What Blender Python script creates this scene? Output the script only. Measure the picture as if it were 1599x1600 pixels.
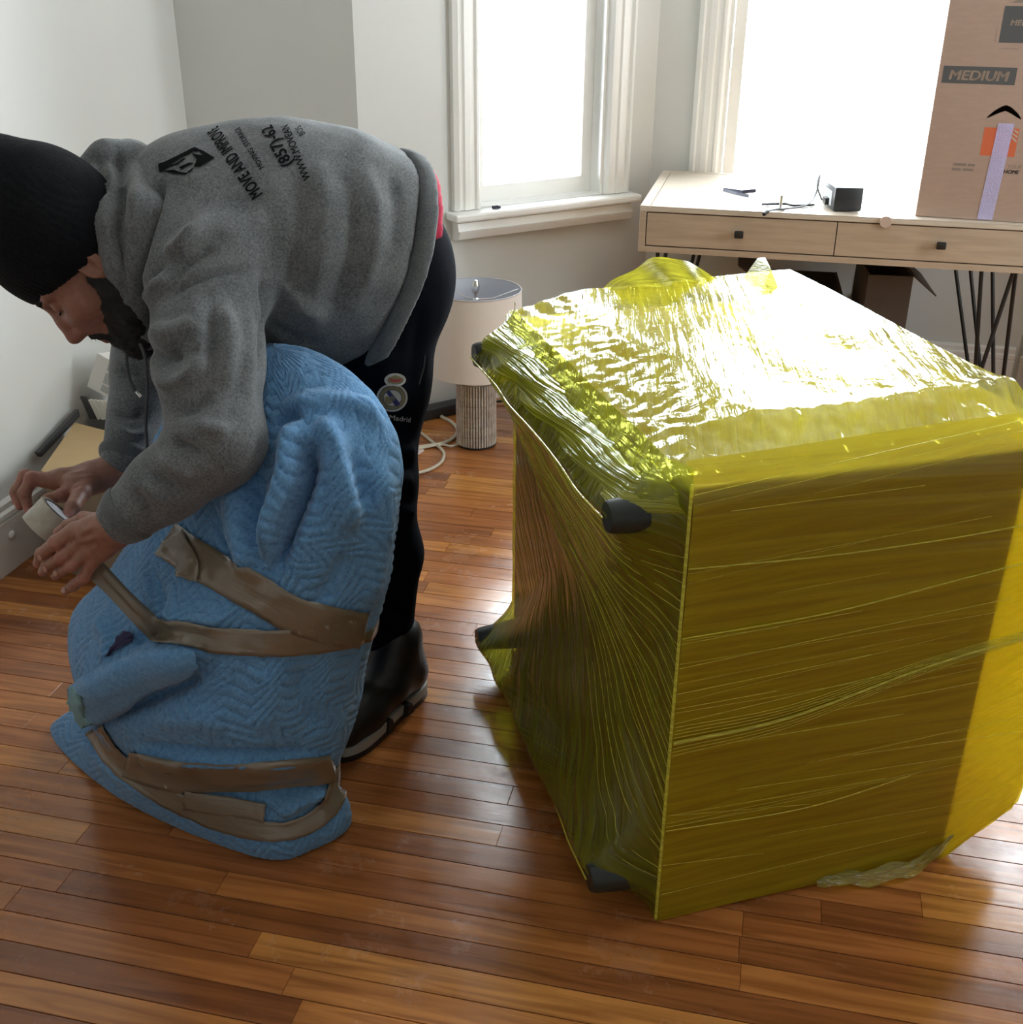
import bpy, bmesh, math, random
import numpy as np
from mathutils import Vector, Matrix, noise as mnoise
from mathutils.bvhtree import BVHTree

random.seed(7)
np.random.seed(7)
scene = bpy.context.scene
COL = scene.collection
for _o in list(bpy.data.objects):
    bpy.data.objects.remove(_o)

# ------------------------------------------------------------------ camera
CF, CPITCH, CYAW, CROLL, CH = 1767.0, math.radians(25.9), math.radians(12.6), math.radians(0.46), 1.46
FW = Vector((-math.sin(CYAW) * math.cos(CPITCH), math.cos(CYAW) * math.cos(CPITCH), -math.sin(CPITCH)))
_r0 = Vector((math.cos(CYAW), math.sin(CYAW), 0))
_u0 = _r0.cross(FW)
RT = _r0 * math.cos(CROLL) + _u0 * math.sin(CROLL)
UP = RT.cross(FW)
cam_d = bpy.data.cameras.new('camera')
cam_d.sensor_width = 36.0
cam_d.sensor_fit = 'HORIZONTAL'
cam_d.lens = 36.0 * CF / 1599.0
cam_d.clip_start = 0.05
cam = bpy.data.objects.new('camera', cam_d)
COL.objects.link(cam)
cam.matrix_world = Matrix(((RT.x, UP.x, -FW.x, 0), (RT.y, UP.y, -FW.y, 0), (RT.z, UP.z, -FW.z, CH), (0, 0, 0, 1)))
scene.camera = cam
CP = Vector((0, 0, CH))

# ------------------------------------------------------------------ world, light, exposure
world = bpy.data.worlds.new('overcast_sky')
scene.world = world
world.use_nodes = True
_bg = world.node_tree.nodes['Background']
_bg.inputs[0].default_value = (0.90, 0.95, 1.0, 1)
_bg.inputs[1].default_value = 20.0
scene.view_settings.view_transform = 'Standard'
scene.view_settings.look = 'None'
scene.view_settings.gamma = 1.0
scene.view_settings.use_curve_mapping = False
scene.view_settings.exposure = 0.42
scene.cycles.max_bounces = 12
scene.cycles.diffuse_bounces = 6
scene.cycles.transparent_max_bounces = 24
scene.cycles.caustics_reflective = False
scene.cycles.caustics_refractive = False


def portal(name, center, normal, w, h):
    """sampling portal in a window opening (guides sky light, emits nothing itself)"""
    l = bpy.data.lights.new(name, 'AREA')
    l.shape = 'RECTANGLE'
    l.size, l.size_y = w, h
    l.cycles.is_portal = True
    o = bpy.data.objects.new(name, l)
    COL.objects.link(o)
    n = Vector(normal).normalized()
    z = -n
    x = Vector((0, 0, 1)).cross(z).normalized()
    y = z.cross(x)
    o.matrix_world = Matrix(((x.x, y.x, z.x, center[0]), (x.y, y.y, z.y, center[1]), (x.z, y.z, z.z, center[2]), (0, 0, 0, 1)))
    return o


# ------------------------------------------------------------------ world points seen from the surveyed camera
def ray(x, y):
    return FW + RT * ((x - 799.5) / CF) - UP * ((y - 800) / CF)


def atz(x, y, z=0.0):
    d = ray(x, y)
    return CP + d * ((z - CH) / d.z)


def aty(x, y, Y):
    d = ray(x, y)
    return CP + d * (Y / d.y)


# ------------------------------------------------------------------ object helpers
def tag(o, label=None, cat=None, group=None, kind=None):
    if label:
        o['label'] = label
    if cat:
        o['category'] = cat
    if group:
        o['group'] = group
    if kind:
        o['kind'] = kind
    return o


def empty(name, loc, label=None, cat=None, group=None, kind=None):
    o = bpy.data.objects.new(name, None)
    o.empty_display_size = 0.05
    COL.objects.link(o)
    o.location = loc
    return tag(o, label, cat, group, kind)


def adopt(o, parent):
    o.parent = parent
    if parent is not None:
        p = parent
        m = Matrix.Identity(4)
        chain = []
        while p is not None:
            chain.append(p)
            p = p.parent
        for q in reversed(chain):
            m = m @ q.matrix_parent_inverse @ q.matrix_basis
        o.matrix_parent_inverse = m.inverted()
    return o


def mesh_obj(name, verts, faces, mat=None, parent=None, smooth=False, auto=None):
    me = bpy.data.meshes.new(name)
    me.from_pydata([tuple(v) for v in verts], [], [tuple(int(i) for i in f) for f in faces])
    me.update()
    o = bpy.data.objects.new(name, me)
    COL.objects.link(o)
    if mat:
        me.materials.append(mat)
    if smooth:
        me.polygons.foreach_set('use_smooth', [True] * len(me.polygons))
    if parent is not None:
        adopt(o, parent)
    return o


class MB:
    """collects shapes of ONE part"""

    def __init__(self):
        self.v = []
        self.f = []

    def add(self, vs, fs):
        b = len(self.v)
        self.v += [Vector(v) for v in vs]
        self.f += [[b + i for i in f] for f in fs]
        return self

    def box(self, lo, hi, M=None, bev=0.0):
        x0, y0, z0 = lo
        x1, y1, z1 = hi
        if bev > 0:
            bm = bmesh.new()
            bmesh.ops.create_cube(bm, size=1)
            for v in bm.verts:
                v.co = Vector(((x0 + x1) / 2 + v.co.x * (x1 - x0), (y0 + y1) / 2 + v.co.y * (y1 - y0), (z0 + z1) / 2 + v.co.z * (z1 - z0)))
            bmesh.ops.bevel(bm, geom=list(bm.edges) + list(bm.verts), offset=bev, segments=2, affect='EDGES', profile=0.5)
            bm.verts.index_update()
            vs = [v.co.copy() for v in bm.verts]
            fs = [[v.index for v in f.verts] for f in bm.faces]
            bm.free()
        else:
            vs = [Vector(p) for p in ((x0, y0, z0), (x1, y0, z0), (x1, y1, z0), (x0, y1, z0), (x0, y0, z1), (x1, y0, z1), (x1, y1, z1), (x0, y1, z1))]
            fs = [(0, 3, 2, 1), (4, 5, 6, 7), (0, 1, 5, 4), (1, 2, 6, 5), (2, 3, 7, 6), (3, 0, 4, 7)]
        if M is not None:
            vs = [M @ v for v in vs]
        return self.add(vs, fs)

    def tube(self, pts, r, n=8, closed=False, cap=True):
        pts = [Vector(p) for p in pts]
        N = len(pts)
        rs = r if isinstance(r, (list, tuple)) else [r] * N
        rings = []
        up = None
        for i, p in enumerate(pts):
            a = pts[(i - 1) % N] if (closed or i > 0) else p
            b = pts[(i + 1) % N] if (closed or i < N - 1) else p
            t = (b - a).normalized()
            if up is None:
                up = Vector((0, 0, 1)) if abs(t.z) < 0.9 else Vector((1, 0, 0))
            s = t.cross(up).normalized()
            up = s.cross(t).normalized()
            rings.append([p + (s * math.cos(2 * math.pi * k / n) + up * math.sin(2 * math.pi * k / n)) * rs[i] for k in range(n)])
        vs = [v for rg in rings for v in rg]
        fs = []
        M = N if closed else N - 1
        for i in range(M):
            j = (i + 1) % N
            for k in range(n):
                fs.append((i * n + k, i * n + (k + 1) % n, j * n + (k + 1) % n, j * n + k))
        if cap and not closed:
            fs.append(tuple(reversed(range(n))))
            fs.append(tuple((N - 1) * n + k for k in range(n)))
        return self.add(vs, fs)

    def lathe(self, prof, c, n=32, M=None, cap=True):
        vs, fs = [], []
        for (r, z) in prof:
            for k in range(n):
                a = 2 * math.pi * k / n
                vs.append(Vector((r * math.cos(a), r * math.sin(a), z)))
        for i in range(len(prof) - 1):
            for k in range(n):
                fs.append((i * n + k, i * n + (k + 1) % n, (i + 1) * n + (k + 1) % n, (i + 1) * n + k))
        if cap:
            fs.append(tuple(reversed(range(n))))
            fs.append(tuple((len(prof) - 1) * n + k for k in range(n)))
        T = Matrix.Translation(c)
        if M is not None:
            T = T @ M
        return self.add([T @ v for v in vs], fs)

    def prism(self, poly, d):
        """poly: list of 3D points (planar), extruded by vector d"""
        d = Vector(d)
        n = len(poly)
        vs = [Vector(p) for p in poly] + [Vector(p) + d for p in poly]
        fs = [tuple(reversed(range(n))), tuple(range(n, 2 * n))]
        for i in range(n):
            j = (i + 1) % n
            fs.append((i, j, n + j, n + i))
        return self.add(vs, fs)

    def build(self, name, mat=None, parent=None, smooth=False):
        o = mesh_obj(name, self.v, self.f, mat, parent, smooth)
        bm = bmesh.new()
        bm.from_mesh(o.data)
        bmesh.ops.recalc_face_normals(bm, faces=bm.faces)
        bm.to_mesh(o.data)
        bm.free()
        if smooth:
            try:
                o.data.set_sharp_from_angle(angle=math.radians(40))
            except Exception:
                pass
        return o


def spline(pts, n=8, closed=False):
    """Catmull-Rom through points, n samples a span"""
    P = [Vector(p) for p in pts]
    N = len(P)
    out = []
    for i in range(N if closed else N - 1):
        p1, p2 = P[i], P[(i + 1) % N]
        p0 = P[(i - 1) % N] if (closed or i > 0) else p1 * 2 - p2
        p3 = P[(i + 2) % N] if (closed or i + 2 < N) else p2 * 2 - p1
        for k in range(n):
            t = k / n
            out.append(0.5 * ((2 * p1) + (p2 - p0) * t + (2 * p0 - 5 * p1 + 4 * p2 - p3) * t * t + (-p0 + 3 * p1 - 3 * p2 + p3) * t ** 3))
    if not closed:
        out.append(P[-1])
    return out


# ------------------------------------------------------------------ materials
def mat(name, col, rough=0.6, metal=0.0, spec=0.5, bump=0.0, bscale=200.0, var=0.0, vscale=8.0, coat=0.0, sheen=0.0, trans=0.0, col2=None, stretch=None, coords='Object'):
    m = bpy.data.materials.new(name)
    m.use_nodes = True
    nt = m.node_tree
    b = nt.nodes['Principled BSDF']
    b.inputs['Base Color'].default_value = (*col, 1)
    b.inputs['Roughness'].default_value = rough
    b.inputs['Metallic'].default_value = metal
    b.inputs['Specular IOR Level'].default_value = spec
    b.inputs['Coat Weight'].default_value = coat
    b.inputs['Sheen Weight'].default_value = sheen
    tc = nt.nodes.new('ShaderNodeTexCoord')
    mp = nt.nodes.new('ShaderNodeMapping')
    nt.links.new(tc.outputs[coords], mp.inputs[0])
    if stretch:
        mp.inputs['Scale'].default_value = stretch
    if var > 0 or col2 is not None:
        n1 = nt.nodes.new('ShaderNodeTexNoise')
        n1.inputs['Scale'].default_value = vscale
        n1.inputs['Detail'].default_value = 5
        nt.links.new(mp.outputs[0], n1.inputs['Vector'])
        mx = nt.nodes.new('ShaderNodeMix')
        mx.data_type = 'RGBA'
        c2 = col2 if col2 is not None else tuple(c * (1 - var) for c in col)
        mx.inputs[6].default_value = (*col, 1)
        mx.inputs[7].default_value = (*c2, 1)
        rp = nt.nodes.new('ShaderNodeMapRange')
        rp.inputs[1].default_value = 0.35
        rp.inputs[2].default_value = 0.65
        nt.links.new(n1.outputs[0], rp.inputs[0])
        nt.links.new(rp.outputs[0], mx.inputs[0])
        nt.links.new(mx.outputs[2], b.inputs['Base Color'])
    if bump > 0:
        n2 = nt.nodes.new('ShaderNodeTexNoise')
        n2.inputs['Scale'].default_value = bscale
        n2.inputs['Detail'].default_value = 3
        nt.links.new(mp.outputs[0], n2.inputs['Vector'])
        bp = nt.nodes.new('ShaderNodeBump')
        bp.inputs['Strength'].default_value = bump
        bp.inputs['Distance'].default_value = 0.002
        nt.links.new(n2.outputs[0], bp.inputs['Height'])
        nt.links.new(bp.outputs[0], b.inputs['Normal'])
    return m


M = {}
M['wall'] = mat('wall_paint', (0.68, 0.69, 0.665), 0.55, bump=0.06, bscale=60, var=0.03, vscale=2)
M['ceil'] = mat('ceiling_paint', (0.8, 0.8, 0.78), 0.8)
M['trim'] = mat('white_trim_paint', (0.86, 0.86, 0.83), 0.35, bump=0.04, bscale=40)
M['black_metal'] = mat('black_metal', (0.012, 0.012, 0.013), 0.45)
M['white_plastic'] = mat('white_plastic', (0.8, 0.79, 0.76), 0.4)
M['chrome'] = mat('brushed_nickel', (0.7, 0.7, 0.7), 0.25, metal=1.0)


def wood_plank_mat():
    m = bpy.data.materials.new('oiled_floor_wood')
    m.use_nodes = True
    nt = m.node_tree
    N, L = nt.nodes.new, nt.links.new
    b = nt.nodes['Principled BSDF']
    oi = N('ShaderNodeObjectInfo')
    geo = N('ShaderNodeNewGeometry')
    sc = N('ShaderNodeVectorMath'); sc.operation = 'SCALE'
    cmb = N('ShaderNodeCombineXYZ')
    L(oi.outputs['Random'], cmb.inputs[0]); L(oi.outputs['Random'], cmb.inputs[2])
    L(cmb.outputs[0], sc.inputs[0]); sc.inputs['Scale'].default_value = 37.0
    ad = N('ShaderNodeVectorMath'); ad.operation = 'ADD'
    L(geo.outputs['Position'], ad.inputs[0]); L(sc.outputs[0], ad.inputs[1])
    mp = N('ShaderNodeMapping'); mp.inputs['Scale'].default_value = (2.2, 34.0, 10.0)
    L(ad.outputs[0], mp.inputs[0])
    ns = N('ShaderNodeTexNoise'); ns.inputs['Scale'].default_value = 1.6; ns.inputs['Detail'].default_value = 6; ns.inputs['Distortion'].default_value = 0.7
    L(mp.outputs[0], ns.inputs['Vector'])
    # board tone
    cr = N('ShaderNodeValToRGB')
    e = cr.color_ramp.elements
    e[0].position = 0.0; e[0].color = (0.285, 0.098, 0.028, 1)
    e[1].position = 1.0; e[1].color = (0.64, 0.285, 0.070, 1)
    for p, c in ((0.3, (0.410, 0.142, 0.038, 1)), (0.6, (0.475, 0.175, 0.046, 1)), (0.85, (0.55, 0.222, 0.056, 1))):
        x = e.new(p); x.color = c
    L(oi.outputs['Random'], cr.inputs[0])
    # grain darkening
    gr = N('ShaderNodeValToRGB')
    g = gr.color_ramp.elements
    g[0].position = 0.36; g[0].color = (0.48, 0.40, 0.35, 1)
    g[1].position = 0.60; g[1].color = (1, 1, 1, 1)
    L(ns.outputs[0], gr.inputs[0])
    mu = N('ShaderNodeMix'); mu.data_type = 'RGBA'; mu.blend_type = 'MULTIPLY'; mu.inputs[0].default_value = 0.75
    L(cr.outputs[0], mu.inputs[6]); L(gr.outputs[0], mu.inputs[7])
    # pale worn scuffs in the finish
    n3 = N('ShaderNodeTexNoise'); n3.inputs['Scale'].default_value = 5.0; n3.inputs['Detail'].default_value = 8; n3.inputs['Roughness'].default_value = 0.72
    L(geo.outputs['Position'], n3.inputs['Vector'])
    r3 = N('ShaderNodeMapRange'); r3.inputs[1].default_value = 0.56; r3.inputs[2].default_value = 0.70; r3.inputs[4].default_value = 0.20
    L(n3.outputs[0], r3.inputs[0])
    m3 = N('ShaderNodeMix'); m3.data_type = 'RGBA'
    m3.inputs[7].default_value = (0.40, 0.25, 0.17, 1)
    L(r3.outputs[0], m3.inputs[0]); L(mu.outputs[2], m3.inputs[6])
    L(m3.outputs[2], b.inputs['Base Color'])
    r4 = N('ShaderNodeMapRange'); r4.inputs[1].default_value = 0.35; r4.inputs[2].default_value = 0.7; r4.inputs[3].default_value = 0.13; r4.inputs[4].default_value = 0.34
    L(n3.outputs[0], r4.inputs[0]); L(r4.outputs[0], b.inputs['Roughness'])
    b.inputs['Specular IOR Level'].default_value = 0.5
    bp = N('ShaderNodeBump'); bp.inputs['Strength'].default_value = 0.16; bp.inputs['Distance'].default_value = 0.0015
    L(ns.outputs[0], bp.inputs['Height'])
    bp2 = N('ShaderNodeBump'); bp2.inputs['Strength'].default_value = 0.10; bp2.inputs['Distance'].default_value = 0.003
    n5 = N('ShaderNodeTexNoise'); n5.inputs['Scale'].default_value = 22.0; n5.inputs['Detail'].default_value = 5
    L(geo.outputs['Position'], n5.inputs['Vector']); L(n5.outputs[0], bp2.inputs['Height']); L(bp.outputs[0], bp2.inputs['Normal'])
    L(bp2.outputs[0], b.inputs['Normal'])
    return m


M['plank'] = wood_plank_mat()
M['subfloor'] = mat('dark_subfloor', (0.03, 0.013, 0.006), 0.8)
# ================================================================== ROOM
WX0, WX1 = -1.88, 2.30           # left, right wall
BY = 3.526                       # back wall on both sides of the bay
BAX, BAY = -0.453, 4.365         # bay corner
BX0 = -1.292                     # where the angled bay wall starts
BX1, BAX1 = 1.792, 0.953
CZ = 2.65
YR = -2.2                        # rear wall


def wall_slab(name, a, b, z0, z1, thick, holes=(), mat_=None):
    """wall from a to b (inner face), thickness away from the room; room lies right of a->b ... holes: (s0,s1,z0,z1)"""
    a = Vector((a[0], a[1], 0)); b = Vector((b[0], b[1], 0))
    d = (b - a).normalized(); Ln = (b - a).length
    out = Vector((-d.y, d.x, 0))
    mb = MB()
    ss = sorted({0.0, Ln, *[h[0] for h in holes], *[h[1] for h in holes]})
    zs = sorted({z0, z1, *[h[2] for h in holes], *[h[3] for h in holes]})
    Mx = Matrix(((d.x, out.x, 0, a.x), (d.y, out.y, 0, a.y), (0, 0, 1, 0), (0, 0, 0, 1)))
    for i in range(len(ss) - 1):
        for j in range(len(zs) - 1):
            sm, zm = (ss[i] + ss[i + 1]) / 2, (zs[j] + zs[j + 1]) / 2
            if any(h[0] < sm < h[1] and h[2] < zm < h[3] for h in holes):
                continue
            mb.box((ss[i], 0, zs[j]), (ss[i + 1], thick, zs[j + 1]), Mx)
    o = mb.build(name, mat_ or M['wall'])
    bm = bmesh.new(); bm.from_mesh(o.data)
    bmesh.ops.remove_doubles(bm, verts=bm.verts, dist=1e-5)
    # drop faces shared by two boxes
    seen = {}
    for f in bm.faces:
        seen.setdefault(tuple(sorted(v.index for v in f.verts)), []).append(f)
    dead = [f for fs in seen.values() if len(fs) > 1 for f in fs]
    bmesh.ops.delete(bm, geom=dead, context='FACES')
    bmesh.ops.recalc_face_normals(bm, faces=bm.faces)
    bm.to_mesh(o.data); bm.free()
    tag(o, kind='structure')
    return o, Mx


W1 = (0.437, 0.965, 0.700, 2.28)     # window openings in wall coordinates
bayL = math.hypot(BAX - BX0, BAY - BY)
W2 = (0.246, 1.150, 0.700, 2.28)
wl, _ = wall_slab('wall_left', (WX0, YR), (WX0, BY), 0, CZ, 0.12)
tag(wl, 'plain off white plaster wall behind the bending mover')
wb, _ = wall_slab('wall_back_left', (WX0, BY), (BX0, BY), 0, CZ, 0.12)
tag(wb, 'narrow shaded grey white wall between the left wall and the bay')
wa, MX1 = wall_slab('wall_bay_left', (BX0, BY), (BAX, BAY), 0, CZ, 0.14, [W1])
tag(wa, 'angled bay wall with the narrow window above the lamp')
wc, MX2 = wall_slab('wall_bay_center', (BAX, BAY), (BAX1, BAY), 0, CZ, 0.14, [W2])
tag(wc, 'middle bay wall with the wide bright window behind the desk')
W3 = (bayL - 0.965, bayL - 0.437, 0.700, 2.28)
wd, MX3 = wall_slab('wall_bay_right', (BAX1, BAY), (BX1, BY), 0, CZ, 0.14, [W3])
tag(wd, 'angled bay wall beyond the desk, outside the picture')
we, _ = wall_slab('wall_back_right', (BX1, BY), (WX1, BY), 0, CZ, 0.12)
tag(we, 'plain wall to the right of the bay')
WR = (0.45, 0.95, 0.70, 2.28)  # unseen window opening, added to brighten the left wall
wr, MXR = wall_slab('wall_right', (WX1, BY), (WX1, YR), 0, CZ, 0.12, [WR])
tag(wr, 'plain wall on the right hand side with an added side window')
wq, _ = wall_slab('wall_rear', (WX1, YR), (WX0, YR), 0, CZ, 0.12)
tag(wq, 'plain wall behind the photographer')
cl = MB().box((WX0 - 0.12, YR - 0.12, CZ), (WX1 + 0.12, BAY + 0.14, CZ + 0.08)).build('ceiling', M['ceil'])
tag(cl, 'plain white ceiling', kind='structure')
portal('window_daylight_bay_left', MX1 @ Vector(((W1[0] + W1[1]) / 2, 0.15, (W1[2] + W1[3]) / 2)), MX1.to_3x3() @ Vector((0, -1, 0)), W1[1] - W1[0], W1[3] - W1[2])
portal('window_daylight_bay_center', MX2 @ Vector(((W2[0] + W2[1]) / 2, 0.15, (W2[2] + W2[3]) / 2)), MX2.to_3x3() @ Vector((0, -1, 0)), W2[1] - W2[0], W2[3] - W2[2])
portal('window_daylight_bay_right', MX3 @ Vector(((W3[0] + W3[1]) / 2, 0.15, (W3[2] + W3[3]) / 2)), MX3.to_3x3() @ Vector((0, -1, 0)), W3[1] - W3[0], W3[3] - W3[2])

portal('added_window_daylight', MXR @ Vector(((WR[0] + WR[1]) / 2, 0.13, (WR[2] + WR[3]) / 2)), MXR.to_3x3() @ Vector((0, -1, 0)), WR[1] - WR[0], WR[3] - WR[2])


def glass_mat():
    m = bpy.data.materials.new('window_glass')
    m.use_nodes = True
    nt = m.node_tree
    nt.nodes.remove(nt.nodes['Principled BSDF'])
    t = nt.nodes.new('ShaderNodeBsdfTransparent'); t.inputs[0].default_value = (0.97, 0.99, 0.99, 1)
    g = nt.nodes.new('ShaderNodeBsdfGlossy'); g.inputs['Roughness'].default_value = 0.02
    fr = nt.nodes.new('ShaderNodeFresnel'); fr.inputs[0].default_value = 1.3
    mx = nt.nodes.new('ShaderNodeMixShader')
    nt.links.new(fr.outputs[0], mx.inputs[0]); nt.links.new(t.outputs[0], mx.inputs[1]); nt.links.new(g.outputs[0], mx.inputs[2])
    nt.links.new(mx.outputs[0], nt.nodes['Material Output'].inputs[0])
    return m


M['glass'] = glass_mat()


def window(name, Mx, op, label, casing=0.105, fluted=True):
    s0, s1, z0, z1 = op
    root = empty(name, Mx @ Vector(((s0 + s1) / 2, 0, z0)), label, kind='structure')
    # moulded casing: profile of steps across the width, standing proud of the wall
    prof = [(0, 0.022), (0.016, 0.030), (0.022, 0.018), (0.034, 0.020), (0.040, 0.027), (0.060, 0.027), (0.066, 0.020), (0.080, 0.018), (0.086, 0.026), (0.096, 0.024), (0.105, 0.012)]
    for side in (0, 1):
        poly = []
        for (w, d) in prof:
            s = s0 - 0.105 + w if side == 0 else s1 + 0.105 - w
            poly.append(Mx @ Vector((s, -d, z0 + 0.002)))
        poly.append(Mx @ Vector((s0 if side == 0 else s1, 0.0, z0 + 0.002)))
        poly.append(Mx @ Vector((s0 - 0.105 if side == 0 else s1 + 0.105, 0.0, z0 + 0.002)))
        MB().prism(poly, (0, 0, z1 - z0 + 0.10)).build('casing', M['trim'], root)
    MB().box((s0 - 0.12, -0.035, z1 + 0.103), (s1 + 0.12, 0, z1 + 0.22), Mx).build('head_casing', M['trim'], root)
    # stool (sill) with a nosing and a stepped apron under it
    st = MB().box((s0 - 0.13, -0.075, z0 - 0.028), (s1 + 0.13, 0.0, z0), Mx, bev=0.008).build('sill', M['trim'], root)
    MB().box((s0 + 0.002, 0.0, z0 - 0.0), (s1 - 0.002, 0.135, z0 + 0.004), Mx).build('inner_sill', M['trim'], root)
    ap = [(0.0, -0.030), (-0.020, -0.030), (-0.026, -0.036), (-0.040, -0.036), (-0.046, -0.062), (-0.058, -0.062), (-0.052, -0.074), (-0.044, -0.090), (-0.020, -0.096), (0.0, -0.096)]
    poly = [Mx @ Vector((s0 - 0.105, d, z0 + z)) for (d, z) in ap]
    MB().prism(poly, (Mx.to_3x3() @ Vector((s1 - s0 + 0.21, 0, 0)))).build('apron', M['trim'], root)
    # jambs
    for s in (s0, s1):
        e = 0.012 if s == s0 else -0.012
        lo, hi = sorted((s, s + e))
        MB().box((lo, 0.001, z0 + 0.004), (hi, 0.135, z1), Mx).build('jamb', M['trim'], root)
    # two sashes with their panes
    zm = (z0 + z1) / 2 + 0.05
    for (a, b, dep) in ((z0 + 0.006, zm + 0.02, 0.060), (zm - 0.02, z1, 0.098)):
        fr = MB()
        L0, L1 = s0 + 0.014, s1 - 0.014
        fr.box((L0, dep, a), (L0 + 0.042, dep + 0.032, b), Mx)
        fr.box((L1 - 0.042, dep, a), (L1, dep + 0.032, b), Mx)
        fr.box((L0 + 0.042, dep, a), (L1 - 0.042, dep + 0.032, a + 0.055), Mx)
        fr.box((L0 + 0.042, dep, b - 0.04), (L1 - 0.042, dep + 0.032, b), Mx)
        sa = fr.build('sash', M['trim'], root)
        MB().box((L0 + 0.042, dep + 0.014, a + 0.055), (L1 - 0.042, dep + 0.018, b - 0.04), Mx).build('pane', M['glass'], sa)
    return root


window('window_1', MX1, W1, 'narrow white framed sash window on the angled wall above the lamp')
window('window_2', MX2, W2, 'wide bright sash window behind the desk and medium box')
window('window_3', MX3, W3, 'white framed sash window on the far angled bay wall')
window('added_window', MXR, WR, 'added white framed sash window, unseen, on the right hand wall')
MB().box((0.470, -0.045, 0.701), (0.492, -0.036, 0.711), MX1).box((0.480, -0.046, 0.7015), (0.500, -0.030, 0.708), MX1).build('paint_chip', mat('dark_chip', (0.03, 0.03, 0.05), 0.7)).select_set(False)
tag(bpy.data.objects['paint_chip'], 'tiny dark scrap lying on the white window sill', 'scrap')


def baseboard(name, a, b, label, h=0.185, extra=None):
    a = Vector((a[0], a[1], 0)); b = Vector((b[0], b[1], 0))
    d = (b - a).normalized(); inn = Vector((d.y, -d.x, 0))
    prof = [(0.0005, 0.001), (0.018, 0.001), (0.018, h - 0.052), (0.014, h - 0.048), (0.020, h - 0.043), (0.020, h - 0.030), (0.012, h - 0.024), (0.014, h - 0.008), (0.007, h), (0.0005, h)]
    poly = [a + inn * w + Vector((0, 0, z)) for (w, z) in prof]
    o = MB().prism(poly, b - a).build(name, M['trim'])
    tag(o, label, kind='structure')
    return o


bl_ = baseboard('baseboard_left', (WX0, YR + 0.02), (WX0, BY - 0.0), 'tall moulded white baseboard along the left wall', 0.19)
baseboard('baseboard_back_left', (WX0 + 0.02, BY), (BX0 - 0.012, BY), 'white baseboard along the shaded back wall', 0.19)
baseboard('baseboard_bay_left', (BX0 + 0.01, BY + 0.01), (BAX - 0.018, BAY - 0.018), 'white baseboard under the narrow window', 0.19)
baseboard('baseboard_bay_center', (BAX + 0.012, BAY), (BAX1 - 0.012, BAY), 'white baseboard behind the desk', 0.19)
baseboard('baseboard_bay_right', (BAX1 + 0.018, BAY - 0.018), (BX1 - 0.01, BY + 0.01), 'white baseboard on the far angled bay wall', 0.19)
# little door stop button on the left baseboard
ds = MB().lathe([(0.002, 0.0), (0.010, 0.0), (0.0105, 0.004), (0.008, 0.008), (0.003, 0.010)], (WX0 + 0.0185, 2.295, 0.098), 16, Matrix.Rotation(math.radians(90), 4, 'Y')).build('screw_cap', M['trim'], bl_, True)

# ------------------------------------------------------------------ floor of strip planks
fl = MB().box((WX0 - 0.05, YR - 0.05, -0.05), (WX1 + 0.05, BAY + 0.1, -0.014)).build('floor', M['subfloor'])
tag(fl, 'worn orange brown strip wood floor', kind='structure')
PW, PY0 = 0.0573, 1.2137
PLANK = {}


def plank_mesh(Ln):
    if Ln in PLANK:
        return PLANK[Ln]
    mb = MB()
    g = 0.0008
    x0, x1, y0, y1 = 0.0003, Ln - 0.0003, g, PW - g
    c = 0.0005
    vs = [(x0, y0, -0.014), (x1, y0, -0.014), (x1, y1, -0.014), (x0, y1, -0.014),
          (x0, y0, -c), (x1, y0, -c), (x1, y1, -c), (x0, y1, -c),
          (x0 + c, y0 + c, 0), (x1 - c, y0 + c, 0), (x1 - c, y1 - c, 0), (x0 + c, y1 - c, 0)]
    fs = []
    for k in range(2):
        for i in range(4):
            j = (i + 1) % 4
            fs.append((k * 4 + i, k * 4 + j, k * 4 + 4 + j, k * 4 + 4 + i))
    fs.append((8, 9, 10, 11))
    me = bpy.data.meshes.new('plank')
    me.from_pydata(vs, [], fs)
    me.materials.append(M['plank'])
    PLANK[Ln] = me
    return me


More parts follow.
